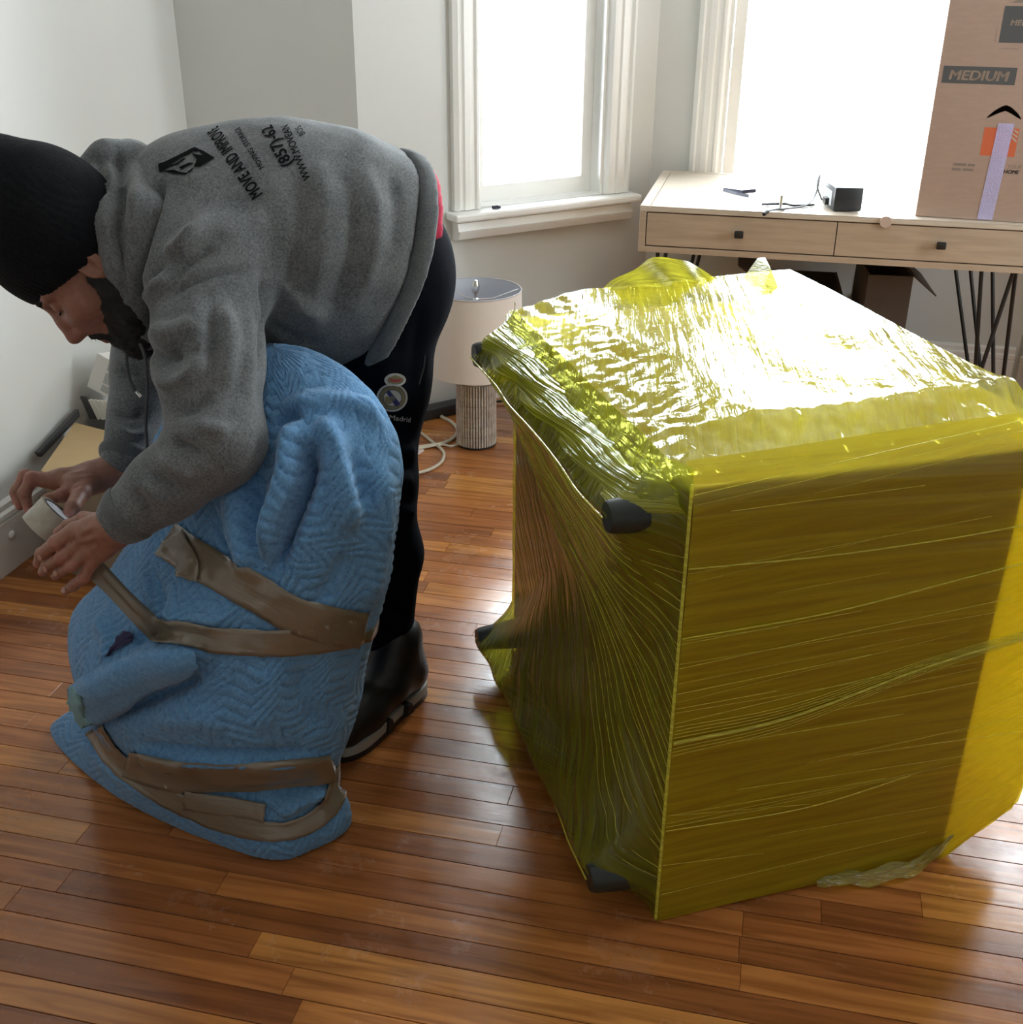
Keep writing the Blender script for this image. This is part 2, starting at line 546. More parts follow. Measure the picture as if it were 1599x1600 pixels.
LENS = [0.45, 0.6, 0.75, 0.9, 1.05, 1.2, 1.4, 1.6]
rp = random.Random(21)
JOINTS = {}
for (px, py) in ((131, 1302), (395, 1482), (445, 1543), (1284, 1437), (345, 1382), (464, 1580), (704, 742), (742, 985), (1599, 1500)):
    w_ = atz(px, py)
    JOINTS.setdefault(math.floor((w_.y - PY0) / PW), []).append(round(w_.x, 3))
planks = 0
rest = MB()
r0 = math.floor((0.60 - PY0) / PW)
r1 = math.floor((BAY - PY0) / PW)
for r in range(math.floor((YR - PY0) / PW) + 1, r1 + 1):
    y = PY0 + r * PW
    lo, hi = WX0, WX1
    if y > BY:
        lo, hi = BX0 + (y - BY), BX1 - (y - BY)
    if r < r0:
        # beyond the picture: whole rows joined as one part
        x = lo
        while x < hi - 0.01:
            Ln = min(rp.choice(LENS), hi - x)
            rest.box((x + 0.0007, y + 0.0007, -0.014), (x + Ln - 0.0007, y + PW - 0.0007, 0))
            x += Ln
        continue
    cuts = [lo]
    js = sorted(JOINTS.get(r, []))
    if js:
        x = js[0]
        left = []
        while x > lo + 0.35:
            left.append(x)
            x -= rp.choice(LENS)
        cuts += sorted(left)
        x = js[0]
    else:
        x = lo + rp.uniform(0.15, 1.2)
        cuts.append(round(x, 3))
    while True:
        x += rp.choice(LENS)
        if x > 0.95:
            break
        cuts.append(x)
    cuts.append(1.15)
    for i in range(len(cuts) - 1):
        Ln = round(cuts[i + 1] - cuts[i], 3)
        if Ln < 0.02:
            continue
        o = bpy.data.objects.new('plank', plank_mesh(Ln))
        COL.objects.link(o)
        o.location = (cuts[i], y, 0)
        adopt(o, fl)
        planks += 1
    x = 1.15
    while x < hi - 0.01:
        Ln = min(rp.choice(LENS), hi - x)
        rest.box((x + 0.0007, y + 0.0007, -0.014), (x + Ln - 0.0007, y + PW - 0.0007, 0))
        x += Ln
ro = rest.build('plank_rows', M['plank'], fl)
tag(ro, kind='stuff')
print('planks', planks)
# ================================================================== SOFT SHAPES: distance-field modelling + surface nets
class Vol:
    def __init__(self, lo, hi, h):
        self.lo = np.array(lo, float)
        self.h = h
        self.n = np.ceil((np.array(hi, float) - self.lo) / h).astype(int) + 1
        self.d = np.full(self.n, 0.5, dtype=np.float32)

    def _win(self, blo, bhi, pad):
        a = np.maximum(np.floor((np.array(blo) - pad - self.lo) / self.h).astype(int), 0)
        b = np.minimum(np.ceil((np.array(bhi) + pad - self.lo) / self.h).astype(int) + 1, self.n)
        if (b <= a).any():
            return None
        sl = tuple(slice(int(a[i]), int(b[i])) for i in range(3))
        ax = [self.lo[i] + self.h * np.arange(a[i], b[i], dtype=np.float32) for i in range(3)]
        return sl, np.meshgrid(*ax, indexing='ij', sparse=True)

    def _mix(self, sl, dn, k, op):
        do = self.d[sl]
        dn = dn.astype(np.float32)
        if op == '+':
            if k > 0:
                hh = np.maximum(k - np.abs(do - dn), 0) / k
                self.d[sl] = np.minimum(do, dn) - hh * hh * k * 0.25
            else:
                self.d[sl] = np.minimum(do, dn)
        else:
            dn = -dn
            if k > 0:
                hh = np.maximum(k - np.abs(do - dn), 0) / k
                self.d[sl] = np.maximum(do, dn) + hh * hh * k * 0.25
            else:
                self.d[sl] = np.maximum(do, dn)

    def cone(self, a, b, ra, rb, k=0.01, op='+', flat=None):
        """tapered capsule; flat=(axis, factor) squashes it along a world direction"""
        a = np.array(a, float); b = np.array(b, float)
        r = max(ra, rb)
        w = self._win(np.minimum(a, b) - r, np.maximum(a, b) + r, k + 3 * self.h + 0.03)
        if w is None:
            return self
        sl, (X, Y, Z_) = w
        ba = b - a
        l2 = max(ba @ ba, 1e-12)
        px, py, pz = X - a[0], Y - a[1], Z_ - a[2]
        t = np.clip((px * ba[0] + py * ba[1] + pz * ba[2]) / l2, 0, 1)
        qx, qy, qz = px - t * ba[0], py - t * ba[1], pz - t * ba[2]
        q2 = qx * qx + qy * qy + qz * qz
        if flat is not None:
            ax, fac = np.array(flat[0], float), flat[1]
            ax /= np.linalg.norm(ax)
            c = qx * ax[0] + qy * ax[1] + qz * ax[2]
            q2 = q2 + c * c * (1.0 / (fac * fac) - 1.0)
            sc = 1.0 if fac > 1 else fac
        d = np.sqrt(q2) - (ra + (rb - ra) * t)
        self._mix(sl, d, k, op)
        return self

    def chain(self, pts, rs, k=0.01, **kw):
        for i in range(len(pts) - 1):
            self.cone(pts[i], pts[i + 1], rs[i], rs[i + 1], k, **kw)
        return self

    def ell(self, c, r, k=0.01, R=None, op='+'):
        """ellipsoid; R: 3x3 numpy with rows = local axes"""
        c = np.array(c, float); r = np.array(r, float)
        w = self._win(c - r.max(), c + r.max(), k + 3 * self.h + 0.03)
        if w is None:
            return self
        sl, (X, Y, Z_) = w
        px, py, pz = X - c[0], Y - c[1], Z_ - c[2]
        if R is not None:
            R = np.array(R, float)
            px, py, pz = (R[0, 0] * px + R[0, 1] * py + R[0, 2] * pz, R[1, 0] * px + R[1, 1] * py + R[1, 2] * pz, R[2, 0] * px + R[2, 1] * py + R[2, 2] * pz)
        k0 = np.sqrt((px / r[0]) ** 2 + (py / r[1]) ** 2 + (pz / r[2]) ** 2)
        k1 = np.sqrt((px / r[0] ** 2) ** 2 + (py / r[1] ** 2) ** 2 + (pz / r[2] ** 2) ** 2)
        d = np.where(k1 > 1e-9, k0 * (k0 - 1.0) / np.maximum(k1, 1e-9), -r.min())
        self._mix(sl, d, k, op)
        return self

    def half(self, p, n, k=0.0):
        """cut away the side the normal points to"""
        ax = [self.lo[i] + self.h * np.arange(self.n[i], dtype=np.float32) for i in range(3)]
        X, Y, Z_ = np.meshgrid(*ax, indexing='ij', sparse=True)
        n = np.array(n, float); n /= np.linalg.norm(n)
        dn = (X - p[0]) * n[0] + (Y - p[1]) * n[1] + (Z_ - p[2]) * n[2]
        sl = (slice(None),) * 3
        self._mix(sl, -dn, k, '-')
        return self

    def intersect(self, other_d, k=0.0):
        sl = (slice(None),) * 3
        self._mix(sl, -other_d, k, '-')
        return self

    def mesh(self, smooth=2):
        d = self.d
        s = d < 0
        c = np.zeros(tuple(np.array(s.shape) - 1), np.int8)
        for i in (0, 1):
            for j in (0, 1):
                for k in (0, 1):
                    c += s[i:s.shape[0] - 1 + i, j:s.shape[1] - 1 + j, k:s.shape[2] - 1 + k]
        cells = np.argwhere((c > 0) & (c < 8))
        idx = -np.ones(c.shape, np.int64)
        idx[tuple(cells.T)] = np.arange(len(cells))
        acc = np.zeros((len(cells), 3)); cnt = np.zeros(len(cells))
        corners = [(i, j, k) for i in (0, 1) for j in (0, 1) for k in (0, 1)]
        cv = {q: d[cells[:, 0] + q[0], cells[:, 1] + q[1], cells[:, 2] + q[2]] for q in corners}
        for q in corners:
            for ax in range(3):
                if q[ax] == 0:
                    q2 = list(q); q2[ax] = 1; q2 = tuple(q2)
                    a, b = cv[q], cv[q2]
                    m = (a < 0) != (b < 0)
                    t = np.where(m, a / np.where(np.abs(a - b) < 1e-12, 1, a - b), 0)
                    p = np.array(q, float)[None, :].repeat(len(cells), 0)
                    p[:, ax] += t
                    acc[m] += p[m]; cnt[m] += 1
        V = self.lo + self.h * (cells + acc / np.maximum(cnt, 1)[:, None])
        F = []
        for ax in range(3):
            o1, o2 = [(1, 2), (2, 0), (0, 1)][ax]
            lo = [slice(1, s.shape[i] - 1) for i in range(3)]
            A = s[tuple(slice(0, s.shape[i] - 1) if i == ax else slice(1, s.shape[i] - 1) for i in range(3))]
            B = s[tuple(slice(1, s.shape[i]) if i == ax else slice(1, s.shape[i] - 1) for i in range(3))]
            for sign in (0, 1):
                e = np.argwhere((A & ~B) if sign == 0 else (~A & B))
                if len(e) == 0:
                    continue
                e = e.copy()
                for i in range(3):
                    if i != ax:
                        e[:, i] += 1
                u = np.zeros(3, int); u[o1] = 1
                v = np.zeros(3, int); v[o2] = 1
                q = [e - u - v, e - v, e, e - u]
                ids = np.stack([idx[tuple(p.T)] for p in q], 1)
                if sign == 1:
                    ids = ids[:, ::-1]
                F.append(ids)
        F = np.concatenate(F)
        F = F[(F >= 0).all(1)]
        V = lap_smooth(V, F, smooth)
        return V, F


def edges_of(F):
    E_ = np.concatenate([F[:, [0, 1]], F[:, [1, 2]], F[:, [2, 3]], F[:, [3, 0]]]) if F.shape[1] == 4 else np.concatenate([F[:, [0, 1]], F[:, [1, 2]], F[:, [2, 0]]])
    E_.sort(axis=1)
    return np.unique(E_, axis=0)


def lap_smooth(V, F, it, lam=0.5):
    if it <= 0:
        return V
    E_ = edges_of(F)
    n = len(V)
    deg = np.bincount(E_.ravel(), minlength=n).astype(float)
    for k in range(it):
        s = np.zeros_like(V)
        for a in range(3):
            s[:, a] = np.bincount(E_[:, 0], V[E_[:, 1], a], n) + np.bincount(E_[:, 1], V[E_[:, 0], a], n)
        V = V + lam * (s / np.maximum(deg, 1)[:, None] - V) * (deg > 0)[:, None]
    return V


def vnormals(V, F):
    a = V[F[:, 2]] - V[F[:, 0]]
    b = V[F[:, 3 if F.shape[1] == 4 else 1]] - V[F[:, 1]] if F.shape[1] == 4 else V[F[:, 1]] - V[F[:, 0]]
    n = np.cross(a, b) if F.shape[1] == 4 else np.cross(b, a)
    N_ = np.zeros_like(V)
    for i in range(F.shape[1]):
        for c in range(3):
            N_[:, c] += np.bincount(F[:, i], n[:, c], len(V))
    return N_ / np.maximum(np.linalg.norm(N_, axis=1), 1e-12)[:, None]


def np_obj(name, V, F, mat_, parent=None, smooth=True):
    me = bpy.data.meshes.new(name)
    n = len(F); w = F.shape[1]
    me.vertices.add(len(V)); me.vertices.foreach_set('co', np.ascontiguousarray(V, np.float32).ravel())
    me.loops.add(n * w); me.loops.foreach_set('vertex_index', np.ascontiguousarray(F, np.int32).ravel())
    me.polygons.add(n); me.polygons.foreach_set('loop_start', np.arange(0, n * w, w, dtype=np.int32))
    me.update(calc_edges=True)
    me.validate()
    me.polygons.foreach_set('use_smooth', np.full(len(me.polygons), smooth))
    o = bpy.data.objects.new(name, me)
    COL.objects.link(o)
    if mat_:
        me.materials.append(mat_)
    if parent is not None:
        adopt(o, parent)
    return o


def attr_color(o, name, col):
    a = o.data.attributes.new(name, 'FLOAT_COLOR', 'POINT')
    c = np.ones((len(o.data.vertices), 4), np.float32)
    c[:, :col.shape[1]] = col
    a.data.foreach_set('color', c.ravel())


def set_uv_np(o, UVv):
    me = o.data
    l = me.uv_layers.new(name='UVMap')
    li = np.empty(len(me.loops), np.int32)
    me.loops.foreach_get('vertex_index', li)
    l.data.foreach_set('uv', np.ascontiguousarray(UVv[li], np.float32).ravel())


def bvh_of(V, F):
    return BVHTree.FromPolygons([tuple(v) for v in V.tolist()], F.tolist())


def cast(tree, x, y):
    """first hit of the sight line through a surveyed picture point"""
    d = ray(x, y).normalized()
    h = tree.ray_cast(CP, d)
    return h


def seg_dist(P, poly):
    """distance of points P (n,3) to a polyline and the parameter 0..1 along it"""
    best = np.full(len(P), 1e9); tt = np.zeros(len(P))
    m = len(poly) - 1
    for i in range(m):
        a, b = poly[i], poly[i + 1]
        ba = b - a
        l2 = max(ba @ ba, 1e-12)
        t = np.clip(((P - a) @ ba) / l2, 0, 1)
        d = np.linalg.norm(P - a - t[:, None] * ba, axis=1)
        w = d < best
        best[w] = d[w]; tt[w] = (i + t[w]) / m
    return best, tt


def ridges(V, F, items, taper=0.25):
    """items: (picture polyline, height, width): raises (or sinks) a soft fold along the traced line"""
    tree = bvh_of(V, F)
    Nn = vnormals(V, F)
    off = np.zeros(len(V))
    for (line, amp, wid) in items:
        pts = []
        for p in spline([(x, y, 0) for (x, y) in line], 5):
            h = cast(tree, p.x, p.y)
            if h[0] is not None:
                pts.append(np.array(h[0]))
        if len(pts) < 2:
            continue
        poly = np.array(pts)
        lo, hi = poly.min(0) - 3 * wid, poly.max(0) + 3 * wid
        m = ((V > lo) & (V < hi)).all(1)
        if not m.any():
            continue
        d, t = seg_dist(V[m], poly)
        prof = np.exp(-(d / wid) ** 2)
        tp = np.clip(np.minimum(t, 1 - t) / taper, 0, 1)
        tp = tp * tp * (3 - 2 * tp)
        off[m] += amp * prof * (0.15 + 0.85 * tp)
    return V + Nn * off[:, None]


def noise_np(P, scale, seed=0.0, octaves=2):
    """cheap smooth pseudo-noise from rotated sines, about -1..1"""
    rs = np.random.RandomState(int(seed * 13) + 5)
    out = np.zeros(len(P))
    amp, tot, f = 1.0, 0.0, scale
    for o_ in range(octaves):
        for k in range(5):
            v = rs.normal(size=3); v /= np.linalg.norm(v)
            out += amp * np.sin(P @ v * f * (0.7 + 0.6 * rs.rand()) + rs.rand() * 6.28) / 2.2
        tot += amp
        amp *= 0.5; f *= 2.1
    return out / tot
# ================================================================== DESK
M['oak'] = mat('limed_oak', (0.50, 0.39, 0.285), 0.5, col2=(0.43, 0.325, 0.23), vscale=3.0, stretch=(2.0, 20.0, 26.0), bump=0.10, bscale=12)
M['oak_top'] = mat('limed_oak_top', (0.62, 0.54, 0.44), 0.38, col2=(0.56, 0.48, 0.38), vscale=3.0, stretch=(2.0, 26.0, 20.0))
DX0, DX1, DYF, DYB, DZ, DZB = -0.400, 0.840, 3.604, 4.295, 0.780, 0.636
desk = empty('desk', ((DX0 + DX1) / 2, (DYF + DYB) / 2, 0), 'long pale oak writing desk with two drawers and black rod legs', 'desk')
t_ = MB()
t_.box((DX0, DYF, 0.762), (DX1, DYB, DZ - 0.004), bev=0.002)
t_.box((DX0, DYF, DZ - 0.004), (DX0 + 0.03, DYB, DZ)).box((DX1 - 0.03, DYF, DZ - 0.004), (DX1, DYB, DZ)).box((DX0 + 0.03, DYB - 0.03, DZ - 0.004), (DX1 - 0.03, DYB, DZ))
t_.box((DX0 + 0.033, DYF, DZ - 0.004), (DX1 - 0.033, DYB - 0.033, DZ - 0.0005))
t_.build('desktop', M['oak_top'], desk)
f_ = MB()
f_.box((DX0, DYF + 0.001, DZB), (DX0 + 0.020, DYB, 0.762), bev=0.0015).box((DX1 - 0.020, DYF + 0.001, DZB), (DX1, DYB, 0.762), bev=0.0015)
f_.box((DX0 + 0.020, DYF + 0.001, DZB), (DX1 - 0.020, DYB, DZB + 0.018)).box((DX0 + 0.02, DYB - 0.018, DZB + 0.018), (DX1 - 0.02, DYB, 0.762))
f_.build('case', M['oak'], desk)
MB().box((DX0 + 0.021, DYF + 0.03, DZB + 0.019), (DX1 - 0.021, DYF + 0.05, 0.761)).build('dark_gap_backing', M['black_metal'], desk)  # black board standing in for the shade behind the drawer gaps
for (a, b, kx) in ((DX0 + 0.0235, 0.2005, -0.089), (0.2035, DX1 - 0.0235, 0.508)):
    dr = MB().box((a, DYF + 0.003, DZB + 0.0215), (b, DYF + 0.030, 0.7585), bev=0.001).build('drawer', M['oak'], desk)
    MB().box((kx - 0.0135, DYF - 0.018, 0.697), (kx + 0.0135, DYF - 0.006, 0.719), bev=0.003).box((kx - 0.005, DYF - 0.007, 0.703), (kx + 0.005, DYF + 0.0035, 0.713)).build('knob', M['black_metal'], dr, True)


def floor_on_line(p, q, Y):
    """floor point whose sight line lies on the image line p->q, at depth Y"""
    lo, hi = 0.0, 30.0
    for _ in range(60):
        m_ = (lo + hi) / 2
        w = atz(p[0] + (q[0] - p[0]) * m_, p[1] + (q[1] - p[1]) * m_)
        if w.y > Y:
            lo = m_
        else:
            hi = m_
    return w


def rod(p, q, Y0, Y1):
    a = aty(p[0], p[1], Y0)
    a = a + (a - CP) * 0
    # start at the underside of the desk
    d = ray(p[0], p[1])
    b = floor_on_line(p, q, Y1)
    s = Vector((a.x, Y0, DZB))
    return s, b


for (p, q, Y0, Y1) in (((1475, 420), (1507, 570), 4.20, 4.13), ((1500, 420), (1527, 575), 4.20, 4.10), ((1585, 425), (1530, 590), 3.70, 3.72), ((1533, 420), (1523, 590), 3.74, 3.72), ((1545, 420), (1557, 590), 3.95, 3.90), ((1587, 425), (1570, 590), 3.70, 3.86)):
    s, b = rod(p, q, Y0, Y1)
    b.x = min(b.x, 0.83); s.x = min(s.x, 0.80)
    MB().tube([s, b], 0.0065, 10).build('leg', M['black_metal'], desk, True)
for (x0, x1, Y0, Y1) in ((-0.345, -0.360, 3.70, 3.68), (-0.318, -0.352, 3.70, 3.68), (-0.24, -0.335, 4.21, 4.22), (-0.215, -0.325, 4.21, 4.22)):
    MB().tube([(x0, Y0, DZB), (x1, Y1, 0.003)], 0.0065, 10).build('leg', M['black_metal'], desk, True)
# floor bars of the rear leg frame
for (x0, x1, yy, zz) in ((0.40, 0.655, 4.10, 0.185), (0.40, 0.655, 4.10, 0.155)):
    MB().tube([(x0, yy + 0.03, zz), (x1, yy, zz), (x1 + 0.008, yy, zz - 0.015)], 0.008, 8).build('stretcher', M['black_metal'], desk, True)
for zz in (0.178, 0.146):
    MB().tube([(0.695, 4.02, zz), (0.83, 3.98, zz - 0.004)], 0.009, 8).build('stretcher', M['black_metal'], desk, True)


# ================================================================== LETTERING
def text_mesh(s, size, bold=0.0, shear=0.0, spacing=1.0, xs=1.0):
    """text as flat triangles: list of 2-D verts and faces, origin at its left end on the base line"""
    c = bpy.data.curves.new('text', 'FONT')
    c.body = s
    c.size = size
    c.shear = shear
    c.space_character = spacing
    c.resolution_u = 3
    o = bpy.data.objects.new('text', c)
    COL.objects.link(o)
    dg = bpy.context.evaluated_depsgraph_get()
    me = o.evaluated_get(dg).to_mesh()
    vs = [(v.co.x * xs, v.co.y) for v in me.vertices]
    fs = [tuple(p.vertices) for p in me.polygons]
    o.evaluated_get(dg).to_mesh_clear()
    bpy.data.objects.remove(o)
    bpy.data.curves.remove(c)
    if bold > 0:                      # heavier strokes: the outline struck several times, slightly shifted
        v0, f0 = list(vs), list(fs)
        for (dx, dy) in ((bold, 0), (-bold, 0), (0, bold * 0.7), (0, -bold * 0.7)):
            b0 = len(vs)
            vs += [(x + dx, y + dy) for (x, y) in v0]
            fs += [tuple(b0 + i for i in f) for f in f0]
    return vs, fs


def text_on(name, s, O, ex, ey, size, mat_, parent, lift=0.0006, center=False, width=None, **kw):
    vs, fs = text_mesh(s, size, **kw)
    O, ex, ey = Vector(O), Vector(ex).normalized(), Vector(ey).normalized()
    n = ex.cross(ey)
    x0, x1 = min(v[0] for v in vs), max(v[0] for v in vs)
    k = (width / (x1 - x0)) if width else 1.0
    sh = -(x1 + x0) / 2 * k if center else -x0 * k
    return mesh_obj(name, [O + ex * (v[0] * k + sh) + ey * v[1] + n * lift for v in vs], fs, mat_, parent)


def quad_on(name, O, ex, ey, pts, mat_, parent, lift=0.0004):
    O, ex, ey = Vector(O), Vector(ex).normalized(), Vector(ey).normalized()
    n = ex.cross(ey)
    return mesh_obj(name, [O + ex * a + ey * b + n * lift for (a, b) in pts], [tuple(range(len(pts)))], mat_, parent)


# ================================================================== MOVING BOX ON THE DESK
M['card'] = mat('brown_cardboard', (0.41, 0.285, 0.22), 0.75, var=0.06, vscale=30, bump=0.05, bscale=300, stretch=(1, 1, 4))
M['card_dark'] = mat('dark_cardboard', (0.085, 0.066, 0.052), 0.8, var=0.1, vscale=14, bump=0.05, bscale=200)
M['ink'] = mat('dark_grey_ink', (0.085, 0.085, 0.085), 0.7)
M['ink_faint'] = mat('faint_grey_ink', (0.24, 0.185, 0.15), 0.8)
M['orange'] = mat('orange_ink', (0.60, 0.13, 0.05), 0.7)
M['cardtext'] = mat('bare_cardboard_text', (0.48, 0.36, 0.28), 0.8)
BA = math.radians(-4.5)
bex, bey = Vector((math.cos(BA), math.sin(BA), 0)), Vector((-math.sin(BA), math.cos(BA), 0))
BO = Vector((0.428, 3.652, DZ + 0.001))
mbox = empty('moving_box', BO + bex * 0.23 + bey * 0.23, 'tall brown cardboard moving box printed MEDIUM standing on the desk', 'box')
BM = Matrix(((bex.x, bey.x, 0, BO.x), (bex.y, bey.y, 0, BO.y), (0, 0, 1, BO.z), (0, 0, 0, 1)))
BW, BD, BH = 0.46, 0.40, 0.66
# front wall has a hand hole: built as a ring of quads round the cut-out
hx, hz = 0.197, 0.302
hole = []
for k in range(28):
    t = k / 28
    a = 2 * math.pi * t
    x = math.cos(a) * 0.046
    z = math.sin(a) * 0.0085
    arch = 0.028 * (1 - abs(x / 0.046) ** 1.4) - 0.014
    hole.append((hx + x, hz + z + arch))
outer = []
for k in range(28):
    a = 2 * math.pi * k / 28
    ca, sa = math.cos(a), math.sin(a)
    s = 1 / max(abs(ca), abs(sa))
    fx = ca * s; fz = sa * s
    outer.append((hx + (fx * (BW - hx) if fx > 0 else fx * hx), hz + (fz * (BH - hz) if fz > 0 else fz * hz)))
# snap to corners
for (cx, cz) in ((0, 0), (BW, 0), (BW, BH), (0, BH)):
    i = min(range(28), key=lambda q: (outer[q][0] - cx) ** 2 + (outer[q][1] - cz) ** 2)
    outer[i] = (cx, cz)
vs, fs = [], []
for dep in (0.0, 0.005):
    vs += [BM @ Vector((x, dep, z)) for (x, z) in outer] + [BM @ Vector((x, dep, z)) for (x, z) in hole]
for k in range(28):
    j = (k + 1) % 28
    fs.append((k, j, 28 + j, 28 + k))
    fs.append((56 + k, 84 + k, 84 + j, 56 + j))
    fs.append((28 + k, 28 + j, 84 + j, 84 + k))
    fs.append((k, 56 + k, 56 + j, j))
front = mesh_obj('front_wall', vs, fs, M['card'], mbox)
MB().box((0, 0.005, 0), (0.005, BD, BH), BM).build('side_wall', M['card'], mbox)
MB().box((BW - 0.005, 0.005, 0), (BW, BD, BH), BM).build('side_wall', M['card'], mbox)
MB().box((0.005, BD - 0.005, 0), (BW - 0.005, BD, BH), BM).build('back_wall', M['card'], mbox)
MB().box((0.005, 0.005, 0), (BW - 0.005, BD - 0.005, 0.006), BM).build('bottom', M['card'], mbox)
MB().box((0.001, 0.001, BH + 0.0005), (BW - 0.001, BD / 2 - 0.002, BH + 0.005), BM).build('flap', M['card'], mbox)
MB().box((0.001, BD / 2 + 0.002, BH + 0.0005), (BW - 0.001, BD - 0.001, BH + 0.005), BM).build('flap', M['card'], mbox)
Z = Vector((0, 0, 1))


def fpt(x, z):
    return BM @ Vector((x, 0, z))


def fquad(name, x0, z0, x1, z1, m_, lift=0.0004):
    return quad_on(name, fpt(0, 0), bex, Z, [(x0, z0), (x1, z0), (x1, z1), (x0, z1)], m_, mbox, lift)


fquad('print_panel', 0.012, 0.378, 0.208, 0.424, M['ink'])
text_on('print_text', 'MEDIUM', fpt(0.030, 0.388), bex, Z, 0.036, M['cardtext'], mbox, 0.0008, width=0.160, bold=0.0011, shear=0.12)
fquad('print_panel', 0.146, 0.488, 0.30, 0.582, M['ink'])
quad_on('print_panel', fpt(0, 0), bex, Z, [(0.160, 0.590), (0.30, 0.590), (0.285, 0.606), (0.19, 0.606)], M['ink_faint'], mbox)
text_on('print_text', 'MEDIUM', fpt(0.168, 0.533), bex, Z, 0.020, M['cardtext'], mbox, 0.0008, width=0.085, bold=0.0006, shear=0.12)
fquad('print_line', 0.135, 0.490, 0.1362, 0.528, M['ink_faint'])
fquad('print_line', 0.150, 0.472, 0.20, 0.4735, M['ink_faint'])
fquad('print_panel', 0.150, 0.184, 0.244, 0.262, M['orange'])
for k in range(3):
    q = 0.012 + 0.024 * k
    quad_on('print_line', fpt(0.150, 0.184), bex, Z, [(0.036 + q * 0.6, 0.076), (0.042 + q * 0.6, 0.076), (0.092, 0.040 + q * 0.5), (0.092, 0.033 + q * 0.5)], M['cardtext'], mbox, 0.0008)
text_on('print_text', 'YOUR', fpt(0.232, 0.152), bex, Z, 0.014, M['ink_faint'], mbox, 0.0006, shear=0.2)
text_on('print_text', 'HOME', fpt(0.222, 0.137), bex, Z, 0.015, M['ink'], mbox, 0.0006, bold=0.0006, shear=0.2)
for (x0, x1, z0) in ((0.082, 0.118, 0.152), (0.122, 0.142, 0.152), (0.080, 0.105, 0.138), (0.110, 0.140, 0.138), (0.192, 0.208, 0.138)):
    fquad('print_line', x0, z0, x1, z0 + 0.007, M['ink_faint'])


def tape_mat(name, col, rough, tr, spec=0.5, scale=(14, 3, 60), bump=0.5):
    m = bpy.data.materials.new(name)
    m.use_nodes = True
    nt = m.node_tree
    N, L = nt.nodes.new, nt.links.new
    b = nt.nodes['Principled BSDF']
    b.inputs['Base Color'].default_value = (*col, 1)
    b.inputs['Roughness'].default_value = rough
    b.inputs['Specular IOR Level'].default_value = spec
    tc = N('ShaderNodeTexCoord'); mp = N('ShaderNodeMapping'); mp.inputs['Scale'].default_value = scale
    L(tc.outputs['UV'], mp.inputs[0])
    ns = N('ShaderNodeTexNoise'); ns.inputs['Scale'].default_value = 1.0; ns.inputs['Detail'].default_value = 4
    L(mp.outputs[0], ns.inputs['Vector'])
    bp = N('ShaderNodeBump'); bp.inputs['Strength'].default_value = bump; bp.inputs['Distance'].default_value = 0.004
    L(ns.outputs[0], bp.inputs['Height']); L(bp.outputs[0], b.inputs['Normal'])
    t = N('ShaderNodeBsdfTransparent'); t.inputs[0].default_value = (0.9, 0.82, 0.7, 1)
    mx = N('ShaderNodeMixShader'); mx.inputs[0].default_value = tr
    L(b.outputs[0], mx.inputs[1]); L(t.outputs[0], mx.inputs[2])
    L(mx.outputs[0], nt.nodes['Material Output'].inputs[0])
    return m


def set_uv(o, uvs):
    """uvs: per-vertex (u,v)"""
    me = o.data
    l = me.uv_layers.new(name='UVMap')
    for lp in me.loops:
        l.data[lp.index].uv = uvs[lp.vertex_index]


M['clear_tape'] = tape_mat('shiny_clear_tape', (0.62, 0.58, 0.92), 0.16, 0.30, 1.0, (9, 34, 1), 0.9)
vs, fs, uv = [], [], []
for i in range(25):
    t = i / 24
    z = 0.002 + 0.273 * t
    xc = 0.196 + 0.010 * t
    for k in range(5):
        s = (k - 2) / 2
        vs.append(fpt(xc + s * 0.0215, z) + bey * (-0.0012 - 0.0006 * math.sin(i * 1.9 + k)))
        uv.append((s, t * 2))
for i in range(24):
    for k in range(4):
        a = i * 5 + k
        fs.append((a, a + 1, a + 6, a + 5))
tp = mesh_obj('packing_tape', vs, fs, M['clear_tape'], mbox, True)
set_uv(tp, uv)

# ================================================================== BITS ON THE DESK
M['adapter'] = mat('black_plastic', (0.02, 0.021, 0.024), 0.4)
AA = math.radians(12)
ad = empty('power_adapter', (0.215, 3.72, DZ), 'black laptop power adapter brick standing beside the moving box', 'adapter')
AM = Matrix.Translation((0.185, 3.655, DZ + 0.001)) @ Matrix.Rotation(AA, 4, 'Z')
MB().box((0, 0, 0), (0.088, 0.15, 0.072), AM, bev=0.006).build('body', M['adapter'], ad, True)
MB().box((-0.0008, 0.03, 0.012), (0.0, 0.125, 0.055), AM).build('rating_label', mat('pale_label', (0.45, 0.47, 0.5), 0.5), ad)
MB().box((-0.012, 0.055, 0.010), (-0.0005, 0.09, 0.030), AM).build('socket', M['black_metal'], ad)
c0 = Vector((0.152, 3.735, DZ + 0.02))
cab = MB().tube(spline([c0, (0.135, 3.76, DZ + 0.055), (0.14, 3.82, DZ + 0.085), (0.135, 3.80, DZ + 0.03), (0.11, 3.72, DZ + 0.006), (0.06, 3.655, DZ + 0.005), (0.005, 3.61, DZ + 0.005), (-0.012, 3.588, DZ + 0.001)], 6), 0.0028, 8).build('cable', M['adapter'], ad, True)
MB().tube([(-0.010, 3.592, DZ + 0.003), (-0.020, 3.575, DZ - 0.003)], 0.006, 8).build('plug', M['adapter'], cab, True)
MB().tube(spline([(0.13, 3.735, DZ + 0.004), (0.07, 3.70, DZ + 0.005), (0.04, 3.715, DZ + 0.006), (-0.03, 3.70, DZ + 0.004)], 6), 0.004, 8).build('cable', M['adapter'], ad, True)


